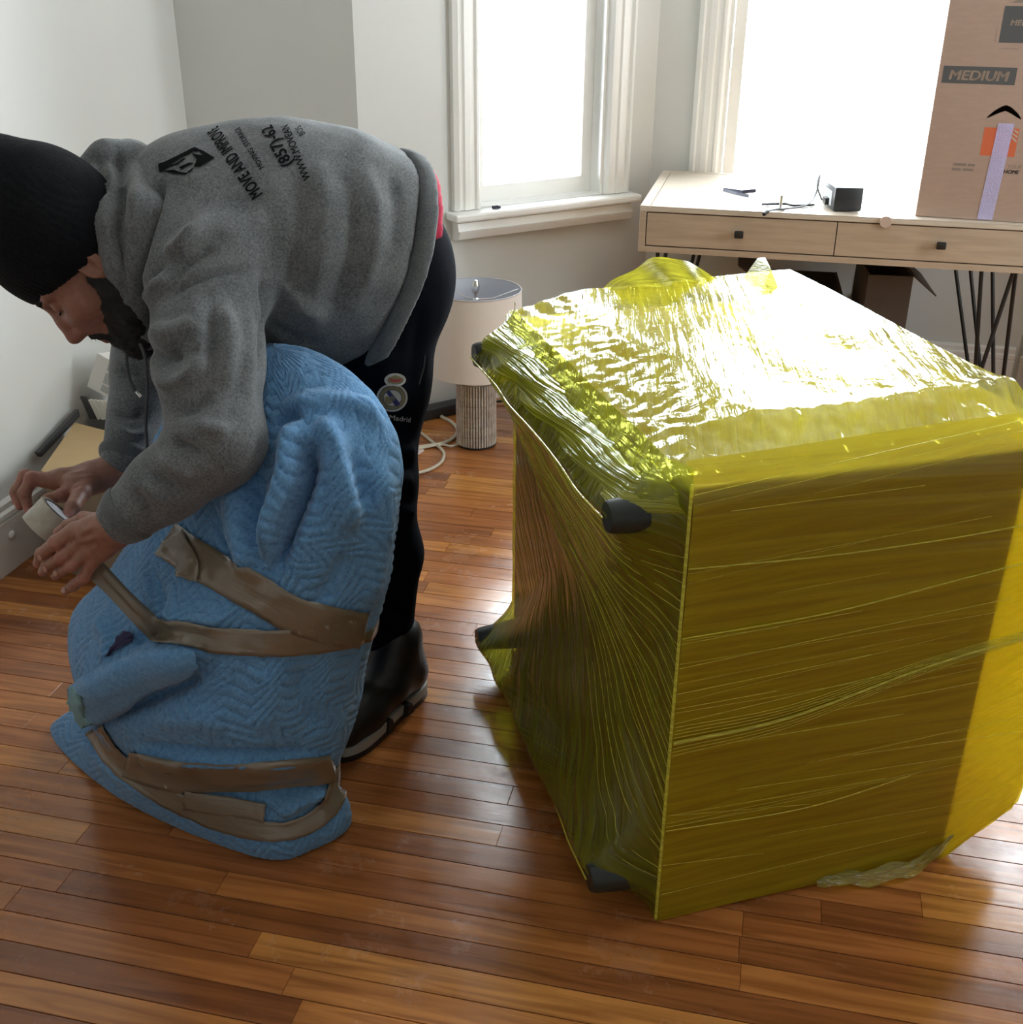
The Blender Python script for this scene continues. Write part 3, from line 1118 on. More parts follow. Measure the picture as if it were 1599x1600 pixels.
def ribbon(name, pts, w, mat_, parent=None, side=None, thick=0.0012):
    """flat strap through pts, width w across 'side'"""
    P = [Vector(p) for p in pts]
    vs, fs = [], []
    for i, p in enumerate(P):
        t = (P[min(i + 1, len(P) - 1)] - P[max(i - 1, 0)]).normalized()
        s = Vector(side) if side else t.cross(Vector((0, 0, 1))).normalized()
        n = s.cross(t).normalized()
        vs += [p - s * w / 2, p + s * w / 2, p + s * w / 2 + n * thick, p - s * w / 2 + n * thick]
    for i in range(len(P) - 1):
        a = i * 4
        for k in range(4):
            fs.append((a + k, a + (k + 1) % 4, a + 4 + (k + 1) % 4, a + 4 + k))
    fs += [(3, 2, 1, 0), tuple(len(vs) - 4 + k for k in range(4))]
    o = MB().add(vs, fs).build(name, mat_, parent)
    return o


M['strap'] = mat('dark_blue_strap', (0.03, 0.03, 0.06), 0.6)
o = ribbon('cable_strap', [(-0.055, 3.925, DZ + 0.006), (-0.10, 3.90, DZ + 0.004), (-0.160, 3.935, DZ + 0.003), (-0.163, 3.928, DZ + 0.003), (-0.115, 3.87, DZ + 0.003), (-0.075, 3.835, DZ + 0.003)], 0.012, M['strap'], None, (0, 0.5, 0.86))
tag(o, 'dark folded hook and loop strap lying on the desk top', 'strap')
o = ribbon('cable_tie', [(-0.075, 3.705, DZ + 0.002), (-0.03, 3.70, DZ + 0.004), (0.01, 3.675, DZ + 0.002)], 0.008, mat('grey_tie', (0.25, 0.22, 0.27), 0.5), None, (0, 1, 0))
tag(o, 'short greyish cable tie lying near the desk edge', 'cable tie')
pg = empty('bolt', (0.028, 3.655, DZ), 'small grey bolt standing on its head beside the cables', 'bolt')
MB().lathe([(0.004, 0), (0.016, 0), (0.016, 0.006), (0.004, 0.006)], (0.028, 3.655, DZ + 0.001), 12).build('head', M['chrome'], pg, True)
MB().lathe([(0.005, 0.006), (0.005, 0.042), (0.002, 0.043)], (0.028, 3.655, DZ + 0.001), 12).build('shank', M['chrome'], pg, True)
o = MB().lathe([(0.001, 0), (0.017, 0.0), (0.0178, 0.003), (0.017, 0.006), (0.001, 0.006)], (0.340, DYF - 0.0005, DZ - 0.012), 24, Matrix.Rotation(math.radians(90), 4, 'X')).build('furniture_pad', mat('beige_felt', (0.55, 0.42, 0.34), 0.9), None, True)
tag(o, 'round beige felt pad stuck on the front edge of the desk', 'pad')

# ================================================================== BOXES UNDER THE DESK
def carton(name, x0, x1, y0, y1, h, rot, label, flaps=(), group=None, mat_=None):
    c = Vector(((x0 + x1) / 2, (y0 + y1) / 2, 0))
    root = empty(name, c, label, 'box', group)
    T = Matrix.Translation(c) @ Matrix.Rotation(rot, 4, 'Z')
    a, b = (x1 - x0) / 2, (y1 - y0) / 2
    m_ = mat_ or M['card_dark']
    t = 0.005
    MB().box((-a, -b, 0.001), (a, -b + t, h), T).build('front_wall', m_, root)
    MB().box((-a, b - t, 0.001), (a, b, h), T).build('back_wall', m_, root)
    MB().box((-a, -b + t, 0.001), (-a + t, b - t, h), T).build('side_wall', m_, root)
    MB().box((a - t, -b + t, 0.001), (a, b - t, h), T).build('side_wall', m_, root)
    MB().box((-a + t, -b + t, 0.001), (a - t, b - t, 0.006), T).build('bottom', m_, root)
    for (side, ang, ln) in flaps:
        R_ = {'x+': (Vector((a, 0, h)), Vector((1, 0, 0)), b), 'x-': (Vector((-a, 0, h)), Vector((-1, 0, 0)), b), 'y+': (Vector((0, b, h)), Vector((0, 1, 0)), a), 'y-': (Vector((0, -b, h)), Vector((0, -1, 0)), a)}[side]
        p, d, hw = R_
        e = d * math.cos(ang) + Vector((0, 0, math.sin(ang)))
        s = Vector((-d.y, d.x, 0))
        n = e.cross(s)
        q = [p - s * hw, p + s * hw, p + s * hw + e * ln, p - s * hw + e * ln]
        MB().prism([T @ (k - n * 0.0) for k in q], T.to_3x3() @ (n * 0.004)).build('flap', m_, root)
    return root


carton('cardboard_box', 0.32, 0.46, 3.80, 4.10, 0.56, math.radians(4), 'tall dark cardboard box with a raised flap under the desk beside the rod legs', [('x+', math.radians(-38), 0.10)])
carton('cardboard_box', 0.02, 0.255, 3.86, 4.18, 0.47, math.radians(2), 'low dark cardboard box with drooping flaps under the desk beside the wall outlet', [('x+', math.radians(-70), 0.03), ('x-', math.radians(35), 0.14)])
ou = empty('wall_outlet', (0.375, BAY, 0.37), 'white wall outlet under the desk between the two dark cartons', 'outlet')
MB().box((0.335, BAY - 0.007, 0.31), (0.412, BAY - 0.0005, 0.425), bev=0.002).build('plate', M['white_plastic'], ou, True)
MB().box((0.355, BAY - 0.035, 0.325), (0.392, BAY - 0.0075, 0.36)).build('plug', M['adapter'], ou)
MB().box((0.357, BAY - 0.009, 0.378), (0.390, BAY - 0.0068, 0.408), bev=0.001).build('socket', M['trim'], ou)

# ================================================================== TABLE LAMP
LX, LY = -0.889, 3.425
lamp = empty('table_lamp', (LX, LY, 0), 'white drum shade table lamp with ribbed whitewashed cylinder base on the floor', 'lamp')
M['ceramic'] = mat('whitewashed_ceramic', (0.70, 0.66, 0.61), 0.7, col2=(0.52, 0.48, 0.44), vscale=40)
M['groove'] = mat('grey_groove', (0.22, 0.20, 0.185), 0.8)
R0 = 0.066
MB().lathe([(0.02, 0.002), (R0 + 0.001, 0.002), (R0 + 0.001, 0.006), (0.02, 0.006)], (LX, LY, 0), 48).build('foot_ring', M['black_metal'], lamp, True)
bo = MB().lathe([(0.02, 0.0062), (R0 - 0.004, 0.0062), (R0 - 0.004, 0.224), (R0 - 0.004, 0.226), (R0 - 0.010, 0.236), (0.02, 0.238)], (LX, LY, 0), 48).build('base_body', M['groove'], lamp, True)
MB().lathe([(R0 - 0.006, 0.224), (R0, 0.226), (R0 - 0.002, 0.240), (R0 - 0.010, 0.244), (0.02, 0.245)], (LX, LY, 0), 48).build('base_collar', M['ceramic'], lamp, True)
nf, rows = 44, 6
me_f = None
for r in range(rows):
    z0 = 0.008 + r * 0.036
    z1 = z0 + 0.0335
    mb = MB()
    for k in range(nf):
        a = 2 * math.pi * k / nf
        hw = 2 * math.pi / nf * 0.33
        ri, ro_ = R0 - 0.005, R0 + 0.0012
        p = [Vector((LX + rr * math.cos(t), LY + rr * math.sin(t), z)) for z in (z0, z1) for (rr, t) in ((ri, a - hw), (ro_, a - hw * 0.6), (ro_, a + hw * 0.6), (ri, a + hw))]
        mb.add(p, [(0, 1, 5, 4), (1, 2, 6, 5), (2, 3, 7, 6), (0, 3, 2, 1), (4, 5, 6, 7)])
    rb = mb.build('rib_band', M['ceramic'], lamp)
    tag(rb, kind='stuff')
M['shade'] = mat('linen_shade', (0.80, 0.74, 0.69), 0.9, bump=0.1, bscale=400)
SB, ST, SZ0, SZ1 = 0.157, 0.147, 0.262, 0.528
MB().lathe([(SB - 0.002, SZ0), (SB, SZ0), (ST, SZ1), (ST - 0.002, SZ1), (SB - 0.0025, SZ0)], (LX, LY, 0), 64, cap=False).build('lamp_shade', M['shade'], lamp, True)
M['shade_in'] = mat('shade_lining', (0.62, 0.65, 0.72), 0.6)
MB().lathe([(SB - 0.003, SZ0 + 0.001), (ST - 0.003, SZ1 - 0.001)], (LX, LY, 0), 64, cap=False).build('shade_lining', M['shade_in'], lamp, True)
MB().tube([(LX + (ST - 0.0005) * math.cos(a), LY + (ST - 0.0005) * math.sin(a), SZ1) for a in [2 * math.pi * k / 64 for k in range(64)]], 0.0022, 6, closed=True).build('shade_rim', mat('shade_rim', (0.5, 0.48, 0.5), 0.7), lamp, True)
ZC = 0.495
for k in range(3):
    a = 0.5 + 2 * math.pi * k / 3
    MB().tube([(LX, LY, ZC), (LX + 0.06 * math.cos(a), LY + 0.06 * math.sin(a), ZC), (LX + ST * math.cos(a), LY + ST * math.sin(a), SZ1 - 0.008)], 0.0018, 6).build('spider_arm', M['chrome'], lamp, True)
MB().lathe([(0.012, ZC - 0.003), (0.012, ZC + 0.003), (0.004, ZC + 0.005), (0.004, ZC + 0.016), (0.010, ZC + 0.024), (0.0135, ZC + 0.036), (0.0135, ZC + 0.048), (0.009, ZC + 0.060), (0.001, ZC + 0.063)], (LX, LY, 0), 20).build('finial', M['chrome'], lamp, True)
for s in (-1, 1):
    MB().tube(spline([(LX + s * 0.008, LY, 0.245), (LX + s * 0.03, LY, 0.33), (LX + s * 0.035, LY, 0.42), (LX + s * 0.004, LY, ZC - 0.003)], 6), 0.0025, 6).build('harp', M['chrome'], lamp, True)
MB().lathe([(0.012, 0.245), (0.016, 0.25), (0.016, 0.30), (0.024, 0.33), (0.026, 0.37), (0.012, 0.40), (0.001, 0.405)], (LX, LY, 0), 20).build('bulb', mat('bulb_glass', (0.85, 0.85, 0.85), 0.3), lamp, True)
M['cord'] = mat('ivory_cord', (0.60, 0.55, 0.44), 0.5)


def floor_path(pts, z=0.006):
    return [Vector((*atz(x, y, z).xy, z)) for (x, y) in pts]


cord = MB().tube(spline(floor_path([(712, 630), (697, 634), (684, 645), (692, 652), (706, 660), (715, 672), (708, 685), (690, 693), (665, 697), (640, 700)]), 6), 0.0062, 8).build('lamp_cord', M['cord'], lamp, True)
w1 = MB().tube(spline(floor_path([(640, 704), (665, 699), (690, 695), (705, 697), (716, 694)]), 6), 0.0042, 8).build('lamp_cord', M['cord'], lamp, True)
pl = floor_path([(716, 694), (727, 680)], 0.009)
MB().tube([pl[0], pl[0].lerp(pl[1], 0.35), pl[0].lerp(pl[1], 0.75), pl[1]], [0.005, 0.009, 0.011, 0.007], 10).build('plug', M['cord'], lamp, True)
ec = MB().tube(spline(floor_path([(645, 672), (660, 678), (675, 690), (690, 702), (694, 712), (688, 724), (668, 735), (640, 741), (610, 743)], 0.0055), 6), 0.0052, 8).build('extension_cord', M['cord'], None, True)
tag(ec, 'thin ivory extension cord looping over the floor behind the trousers', 'cord')
ps = empty('power_strip', (-1.06, 3.66, 0), 'black power strip lying by the baseboard behind the lamp', 'power strip')
PM = Matrix.Translation((-1.13, 3.56, 0.001)) @ Matrix.Rotation(math.radians(45), 4, 'Z')
MB().box((0, 0, 0), (0.30, 0.055, 0.04), PM, bev=0.004).build('body', M['adapter'], ps, True)
MB().tube(spline([(-0.93, 3.80, 0.01), (-0.80, 3.86, 0.008), (-0.70, 3.90, 0.008), (-0.62, 3.96, 0.008)], 6), 0.005, 8).build('cable', M['adapter'], ps, True)
MB().tube([PM @ Vector((0.17, 0.02, 0.04)), PM @ Vector((0.185, 0.012, 0.062))], 0.012, 10).build('plug', M['cord'], ps, True)
o = MB().add([tuple(atz(652, 712, 0.001)), tuple(atz(664, 704, 0.001)), tuple(atz(658, 700, 0.004)), tuple(atz(640, 706, 0.001))], [(0, 1, 2, 3)]).build('paper_scrap', mat('pink_white_paper', (0.75, 0.6, 0.58), 0.8))
tag(o, 'small pinkish paper scrap on the floor beside the trousers', 'paper')


def wave_mat():
    m = bpy.data.materials.new('grey_wave_pattern')
    m.use_nodes = True
    nt = m.node_tree
    N, L = nt.nodes.new, nt.links.new
    b = nt.nodes['Principled BSDF']
    tc = N('ShaderNodeTexCoord')
    w = N('ShaderNodeTexWave'); w.bands_direction = 'X'; w.inputs['Scale'].default_value = 22.0; w.inputs['Distortion'].default_value = 6.0; w.inputs['Detail'].default_value = 0.0; w.inputs['Detail Scale'].default_value = 3.0
    L(tc.outputs['Object'], w.inputs['Vector'])
    r = N('ShaderNodeValToRGB')
    r.color_ramp.elements[0].position = 0.55; r.color_ramp.elements[0].color = (0.085, 0.078, 0.085, 1)
    r.color_ramp.elements[1].position = 0.72; r.color_ramp.elements[1].color = (0.5, 0.47, 0.46, 1)
    L(w.outputs[0], r.inputs[0]); L(r.outputs[0], b.inputs['Base Color'])
    b.inputs['Roughness'].default_value = 0.8
    return m


vz = empty('patterned_stool', (-0.655, 3.62, 0), 'grey pouf with wavy white pattern partly hidden behind the wrapped cabinet', 'pouf')
MB().lathe([(0.02, 0.001), (0.105, 0.001), (0.120, 0.02), (0.125, 0.10), (0.125, 0.20), (0.118, 0.275), (0.10, 0.295), (0.02, 0.30)], (-0.655, 3.62, 0), 40).build('cover', wave_mat(), vz, True)

# ================================================================== THINGS IN THE CORNER BY THE LEFT WALL
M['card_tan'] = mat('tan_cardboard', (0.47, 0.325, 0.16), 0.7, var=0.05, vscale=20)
cb = empty('cardboard_carton', (-1.636, 2.42, 0), 'tan topped cardboard carton on the floor against the left wall', 'box')
CT = [Vector((-1.838, 2.615)), Vector((-1.52, 2.525)), Vector((-1.405, 2.22)), Vector((-1.738, 2.305))]
q = [Vector((p.x, p.y, 0.001)) for p in CT]
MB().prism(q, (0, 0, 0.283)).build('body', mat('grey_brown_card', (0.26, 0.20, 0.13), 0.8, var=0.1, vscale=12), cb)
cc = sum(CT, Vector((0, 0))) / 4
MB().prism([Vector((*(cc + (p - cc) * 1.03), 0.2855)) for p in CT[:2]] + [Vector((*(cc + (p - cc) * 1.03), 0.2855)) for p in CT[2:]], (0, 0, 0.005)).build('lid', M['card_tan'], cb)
cr_ = empty('storage_crate', (-1.66, 2.86, 0), 'low grey crate behind the tan carton with loose parts on top', 'crate')
CM = Matrix.Translation((-1.675, 2.86, 0)) @ Matrix.Rotation(math.radians(-6), 4, 'Z')
MB().box((-0.165, -0.16, 0.001), (0.165, 0.16, 0.27), CM, bev=0.006).build('body', mat('grey_plastic', (0.17, 0.17, 0.165), 0.6), cr_, True)
MB().box((-0.17, -0.165, 0.271), (0.17, 0.165, 0.285), CM, bev=0.004).build('lid', mat('grey_plastic_lid', (0.22, 0.22, 0.215), 0.6), cr_, True)
wbx = empty('white_carton', (-1.60, 2.83, 0.30), 'small white carton with grey printed grid tilted on the crate', 'box')
WM = Matrix.Translation((-1.838, 2.695, 0.372)) @ Matrix.Rotation(math.radians(-10), 4, 'Z') @ Matrix.Rotation(math.radians(19), 4, 'Y') @ Matrix.Rotation(math.radians(-14), 4, 'X')
MB().box((0, 0, 0), (0.24, 0.15, 0.105), WM, bev=0.002).build('body', mat('white_card', (0.72, 0.70, 0.66), 0.6), wbx)
gm = mat('grey_print', (0.42, 0.42, 0.41), 0.7)
for i in range(4):
    for (z0, z1) in ((0.010, 0.030), (0.034, 0.066), (0.072, 0.094)):
        MB().box((0.045 + i * 0.045, -0.0006, z0), (0.045 + i * 0.045 + 0.041, -0.0002, z1), WM).build('print_panel', gm, wbx)
bk = mat('dark_slat', (0.05, 0.05, 0.05), 0.6)
for (p, q_, w_, lab) in (((-1.815, 2.665, 0.287), (-1.835, 2.665, 0.352), 0.020, 'short dark slat standing nearest the left wall behind the tan carton'), ((-1.715, 2.662, 0.287), (-1.738, 2.662, 0.335), 0.022, 'short dark slat leaning under the white carton')):
    p, q_ = Vector(p), Vector(q_)
    s = Vector((0.95, 0.0, 0)).normalized() * w_ / 2
    o = MB().prism([p - s, p + s, q_ + s, q_ - s], (0, 0.008, 0)).build('slat', bk)
    tag(o, lab, 'slat')
vs = []
for k in range(11):
    x = -1.800 + 0.068 * k / 10
    y = 2.668 + (0.004 if k % 2 else -0.003)
    vs += [(x, y, 0.287), (x - 0.020, y, 0.345)]
o = mesh_obj('corrugated_sheet', vs, [(2 * k, 2 * k + 2, 2 * k + 3, 2 * k + 1) for k in range(10)], mat('white_foam', (0.75, 0.74, 0.68), 0.7))
sd = o.modifiers.new('thick', 'SOLIDIFY'); sd.thickness = 0.003
tag(o, 'white corrugated packing sheet between the dark slats', 'packing')
o2 = MB().prism([Vector((-1.862, 2.45, 0.268)), Vector((-1.862, 2.46, 0.252)), Vector((-1.860, 2.655, 0.296)), Vector((-1.860, 2.655, 0.318))], (0.012, 0, 0)).build('slat', bk)
tag(o2, 'long dark slat leaning on the left wall beside the tan carton', 'slat')
# ================================================================== WRAPPED CABINET
KN = Vector((-0.065, 1.445, 0))           # nearest floor corner
KU = Vector((-0.482, 0.876, 0)).normalized()   # along the underside (leg face)
KW = Vector((0.876, 0.482, 0)).normalized()    # along the broad side facing the camera
KL, KD, KH = 0.885, 0.56, 0.835
KM = Matrix(((KU.x, KW.x, 0, KN.x), (KU.y, KW.y, 0, KN.y), (0, 0, 1, 0), (0, 0, 0, 1)))   # local: x along U, y along W, z up
cab = empty('wrapped_cabinet', KM @ Vector((KL / 2, KD / 2, 0)), 'wooden cabinet lying on its side wrapped in shiny yellow green stretch film', 'cabinet')
M['cab_wood'] = mat('cabinet_wood', (0.36, 0.17, 0.06), 0.45, col2=(0.26, 0.115, 0.04), vscale=3, stretch=(12, 12, 2), bump=0.05, bscale=20)
M['cab_side'] = mat('cabinet_veneer', (0.30, 0.15, 0.055), 0.4, col2=(0.24, 0.115, 0.042), vscale=2.5, stretch=(3, 3, 22), bump=0.04, bscale=20)
bd = MB().box((0.003, 0.004, 0.004), (KL - 0.003, KD, KH - 0.03), KM, bev=0.004).build('body', M['cab_side'], cab)
MB().box((0.02, 0.0005, 0.03), (KL - 0.012, 0.0036, KH - 0.05), KM).build('underside_board', M['cab_wood'], cab)
# lighter packing paper sheets seen through the film on the underside
# assumed crown board on four blocks, cut short so light glows through the film
MB().box((0.42, 0.655, 0.10), (KL - 0.03, 0.68, KH - 0.14), KM, bev=0.004).build('top_board', M['cab_wood'], cab)
for (a, b) in ((0.45, 0.16), (0.45, 0.62), (KL - 0.16, 0.16), (KL - 0.16, 0.62)):
    MB().box((a, KD + 0.0005, b), (a + 0.05, 0.6545, b + 0.05), KM).build('spacer_block', M['cab_wood'], cab)
M['leg_dark'] = mat('dark_green_black_leg', (0.020, 0.028, 0.024), 0.4)
LEGS = [(0.055, 0.070), (KL - 0.075, 0.085), (0.055, KH - 0.085), (KL - 0.065, KH - 0.085)]
LLEN = 0.105
for (lx, lz) in LEGS:
    a = KM @ Vector((lx, 0.004, lz)); b = KM @ Vector((lx, -LLEN, lz))
    MB().tube([a, a.lerp(b, 0.06), a.lerp(b, 0.95), b], [0.036, 0.035, 0.025, 0.022], 24).build('leg', M['leg_dark'], cab, True)


def film_mat(name, streak, density, rough=0.16, tint=(0.80, 0.78, 0.10), body=(0.52, 0.50, 0.018), bumpd=0.006, crumple=0.0, streak2=None, lowk=0.75, hik=1.7):
    """thin stretched polythene: tinted see-through layer, milky layer, wrinkled gloss"""
    m = bpy.data.materials.new(name)
    m.use_nodes = True
    nt = m.node_tree
    N, L = nt.nodes.new, nt.links.new
    nt.nodes.remove(nt.nodes['Principled BSDF'])
    tc = N('ShaderNodeTexCoord')

    def streaks(rot, sc, det=4):
        mp = N('ShaderNodeMapping'); mp.inputs['Rotation'].default_value = (0, 0, rot)
        L(tc.outputs['UV'], mp.inputs[0])
        m2 = N('ShaderNodeMapping'); m2.inputs['Scale'].default_value = (sc[0], sc[1], 1)
        L(mp.outputs[0], m2.inputs[0])
        n = N('ShaderNodeTexNoise'); n.inputs['Scale'].default_value = 1.0; n.inputs['Detail'].default_value = det; n.inputs['Distortion'].default_value = 0.25
        L(m2.outputs[0], n.inputs['Vector'])
        return n.outputs[0]

    h = streaks(*streak)
    if streak2:
        h2 = streaks(*streak2)
        ad = N('ShaderNodeMath'); ad.operation = 'MAXIMUM'
        L(h, ad.inputs[0]); L(h2, ad.inputs[1]); h = ad.outputs[0]
    hh = h
    if crumple > 0:
        vo = N('ShaderNodeTexNoise'); vo.inputs['Scale'].default_value = 22.0; vo.inputs['Detail'].default_value = 3; vo.inputs['Distortion'].default_value = 1.6
        L(tc.outputs['UV'], vo.inputs['Vector'])
        mm = N('ShaderNodeMath'); mm.operation = 'MULTIPLY_ADD'; mm.inputs[1].default_value = crumple
        L(vo.outputs[0], mm.inputs[0]); L(h, mm.inputs[2]); hh = mm.outputs[0]
    bp = N('ShaderNodeBump'); bp.inputs['Strength'].default_value = 1.0; bp.inputs['Distance'].default_value = bumpd
    L(hh, bp.inputs['Height'])
    tr = N('ShaderNodeBsdfTransparent'); tr.inputs[0].default_value = (*tint, 1)
    df = N('ShaderNodeBsdfDiffuse'); df.inputs[0].default_value = (*body, 1); L(bp.outputs[0], df.inputs['Normal'])
    tl = N('ShaderNodeBsdfTranslucent'); tl.inputs[0].default_value = (*[min(1, c * 1.35) for c in body], 1)
    m1 = N('ShaderNodeMixShader'); m1.inputs[0].default_value = 0.45
    L(df.outputs[0], m1.inputs[1]); L(tl.outputs[0], m1.inputs[2])
    # milky density rises along the stretched streaks
    rg = N('ShaderNodeMapRange'); rg.inputs[1].default_value = 0.42; rg.inputs[2].default_value = 0.74
    rg.inputs[3].default_value = density * lowk; rg.inputs[4].default_value = min(1.0, density * hik)
    L(h, rg.inputs[0])
    m2_ = N('ShaderNodeMixShader')
    L(rg.outputs[0], m2_.inputs[0]); L(tr.outputs[0], m2_.inputs[1]); L(m1.outputs[0], m2_.inputs[2])
    gl = N('ShaderNodeBsdfGlossy'); gl.inputs['Roughness'].default_value = rough; gl.inputs[0].default_value = (0.97, 1.0, 0.93, 1)
    L(bp.outputs[0], gl.inputs['Normal'])
    # thin sheet: same reflectance from both sides (Schlick)
    lw = N('ShaderNodeLayerWeight'); lw.inputs['Blend'].default_value = 0.5; L(bp.outputs[0], lw.inputs['Normal'])
    pw = N('ShaderNodeMath'); pw.operation = 'POWER'; pw.inputs[1].default_value = 4.6
    L(lw.outputs['Facing'], pw.inputs[0])
    fc = N('ShaderNodeMath'); fc.operation = 'MULTIPLY_ADD'; fc.inputs[1].default_value = 0.95; fc.inputs[2].default_value = 0.05; fc.use_clamp = True
    L(pw.outputs[0], fc.inputs[0])
    m3 = N('ShaderNodeMixShader')
    L(fc.outputs[0], m3.inputs[0]); L(m2_.outputs[0], m3.inputs[1]); L(gl.outputs[0], m3.inputs[2])
    L(m3.outputs[0], nt.nodes['Material Output'].inputs[0])
    return m


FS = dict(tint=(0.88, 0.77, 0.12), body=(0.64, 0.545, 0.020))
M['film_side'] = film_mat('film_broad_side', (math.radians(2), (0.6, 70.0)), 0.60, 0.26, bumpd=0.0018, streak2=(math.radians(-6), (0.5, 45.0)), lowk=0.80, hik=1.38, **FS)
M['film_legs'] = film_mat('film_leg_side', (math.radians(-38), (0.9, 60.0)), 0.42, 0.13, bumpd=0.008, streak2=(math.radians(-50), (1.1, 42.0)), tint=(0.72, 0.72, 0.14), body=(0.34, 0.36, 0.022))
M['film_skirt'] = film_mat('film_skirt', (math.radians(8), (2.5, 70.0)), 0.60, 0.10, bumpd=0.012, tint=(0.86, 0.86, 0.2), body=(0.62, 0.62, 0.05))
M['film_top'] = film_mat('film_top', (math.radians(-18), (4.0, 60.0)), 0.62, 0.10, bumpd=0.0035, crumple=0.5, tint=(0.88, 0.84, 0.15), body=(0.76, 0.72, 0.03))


def grid_obj(name, fn, nu, nv, mat_, parent, uvs=(1, 1), flip=False):
    V, UVv, F = [], [], []
    for i in range(nu + 1):
        for j in range(nv + 1):
            V.append(fn(i / nu, j / nv)); UVv.append((i / nu * uvs[0], j / nv * uvs[1]))
    for i in range(nu):
        for j in range(nv):
            a = i * (nv + 1) + j
            F.append((a, a + nv + 1, a + nv + 2, a + 1) if not flip else (a, a + 1, a + nv + 2, a + nv + 1))
    o = np_obj(name, np.array([list(v) for v in V]), np.array(F), mat_, parent)
    set_uv_np(o, np.array(UVv))
    return o


LEGFLIP, TOPFLIP = True, True


def sstep(a, b, x):
    t = min(max((x - a) / (b - a), 0), 1)
    return t * t * (3 - 2 * t)


# --- leg side: the film is drawn tight over the two upper and the two lower leg tips and sinks in between
def leg_side(s, t):
    x = s * KL
    z = t * KH
    zlo = LEGS[0][1] + (LEGS[1][1] - LEGS[0][1]) * s
    zhi = LEGS[2][1]
    hx = min(sstep(0, LEGS[0][0], x) if x < LEGS[0][0] else 1, sstep(KL, LEGS[1][0], x) if x > LEGS[1][0] else 1)

    def tent(z0, below, above):
        d = z - z0
        q = max(0, 1 - (-d) / below) if d < 0 else max(0, 1 - d / above)
        return q
    far = sstep(0.62, 0.95, s)
    near = 1 - sstep(0.02, 0.2, s)
    lo = tent(zlo, max(zlo, 0.01), 0.30 - 0.21 * far - 0.12 * near) ** 1.35
    hi = tent(zhi, 0.34 - 0.20 * far - 0.16 * near, KH - zhi + 0.03) ** 1.30
    sag = 0.10 * math.sin(math.pi * s) * 0.35
    o_ = LLEN * 1.04 * max(lo, hi) * hx * (1 - sag * 0.6)
    o_ += 0.0022 * math.sin(40 * (x * 0.7 + z * 1.1) + 2 * math.sin(9 * x)) * (0.3 + hx * max(lo, hi))
    return KM @ Vector((x, -0.002 - o_, z + 0.001))


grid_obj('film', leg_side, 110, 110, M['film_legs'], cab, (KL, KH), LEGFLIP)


# --- broad side toward the camera, running on over the open gap to the crown board
def broad(s, t):
    z = t * (KH + 0.0)
    y = s * (0.70 - 0.125 * sstep(0.62, 0.835, z))
    over = sstep(0.56, 0.70, y)
    zb = 0.10 * max(0, (y - 0.555) / 0.145) ** 1.1
    z = zb + z * (1 - zb / KH)
    sink = 0.004 * math.sin(6 * z + 2.0 * y)
    x = -0.003 + sink * 0.5
    x += 0.0012 * math.sin(90 * z + 8 * y) * (0.3 + over)
    roll_ = max(0, (z - KH + 0.06) / 0.06)
    x += 0.035 * roll_ ** 2
    top = 0.004 * math.sin(7 * y) + 0.02 * sstep(0.1, 0.6, y) * roll_
    return KM @ Vector((x, y, z + top + 0.001))


grid_obj('film', broad, 90, 110, M['film_side'], cab, (0.70, KH))


# --- crumpled heap of film on top
def top_h(x, y):
    e = min(x, KL - x, y, 0.60 - y)
    b = sstep(-0.02, 0.10, e)
    rimw = 0.12 + 0.88 * max(1 - sstep(0.05, 0.26, x + 0.2 * max(0, 0.2 - y)), 1 - sstep(0.02, 0.24, y))
    h = -0.022 + 0.040 * sstep(-0.02, 0.15, x) * sstep(-0.06, 0.16, y) + 0.010 * sstep(0.25, 0.9, x / KL) + 0.012 * sstep(0.2, 0.6, y)
    h += 0.0055 * mnoise.noise(Vector((x * 7, y * 9, 1.0))) * b + 0.0045 * mnoise.noise(Vector((x * 14, y * 34, 5.0))) * rimw
    h += 0.0030 * mnoise.noise(Vector((x * 44, y * 44, 9.0))) * rimw
    h += 0.008 * math.exp(-((x - 0.13) / 0.03) ** 2) * sstep(0.02, 0.2, y)
    return h


def top(s, t):
    x = 0.028 + s * (KL - 0.05)
    y = -0.02 + t * 0.63
    edge = min(x - 0.028, KL - 0.022 - x)
    return KM @ Vector((x, y, KH - 0.005 + top_h(x, y)))


grid_obj('film', top, 190, 140, M['film_top'], cab, (KL, 0.63), TOPFLIP)
# film skirt that bridges the leg-side crest up to the top heap
def skirt(s, t):
    x = s * KL
    zhi = LEGS[2][1]
    a = Vector(leg_side_local(s, (zhi + 0.012) / KH))
    b = Vector((0.028 + s * (KL - 0.05), -0.018, KH - 0.006 + top_h(0.028 + s * (KL - 0.05), -0.02)))
    p = a.lerp(b, t)
    p.z += 0.010 * math.sin(math.pi * t)
    p.y -= 0.010 * math.sin(math.pi * t) + 0.004 * math.sin(30 * x + 9 * t)
    return KM @ p


def leg_side_local(s, t):
    return KM.inverted() @ leg_side(s, t)


grid_obj('film', skirt, 90, 14, M['film_skirt'], cab, (KL, 0.16), LEGFLIP)
# --- hidden sides
grid_obj('film', lambda s, t: KM @ Vector((KL + 0.003 - 0.02 * max(0, t - 0.9) * 5, s * 0.62, t * (KH - 0.035))), 20, 20, M['film_side'], cab, (0.70, KH), True)
grid_obj('film', lambda s, t: KM @ Vector((s * KL, 0.70 - 0.13 * (1 - sstep(0, 0.12, t)) - 0.10 * sstep(0.72, 1.0, t), t * KH)), 20, 20, M['film_side'], cab, (KL, KH))


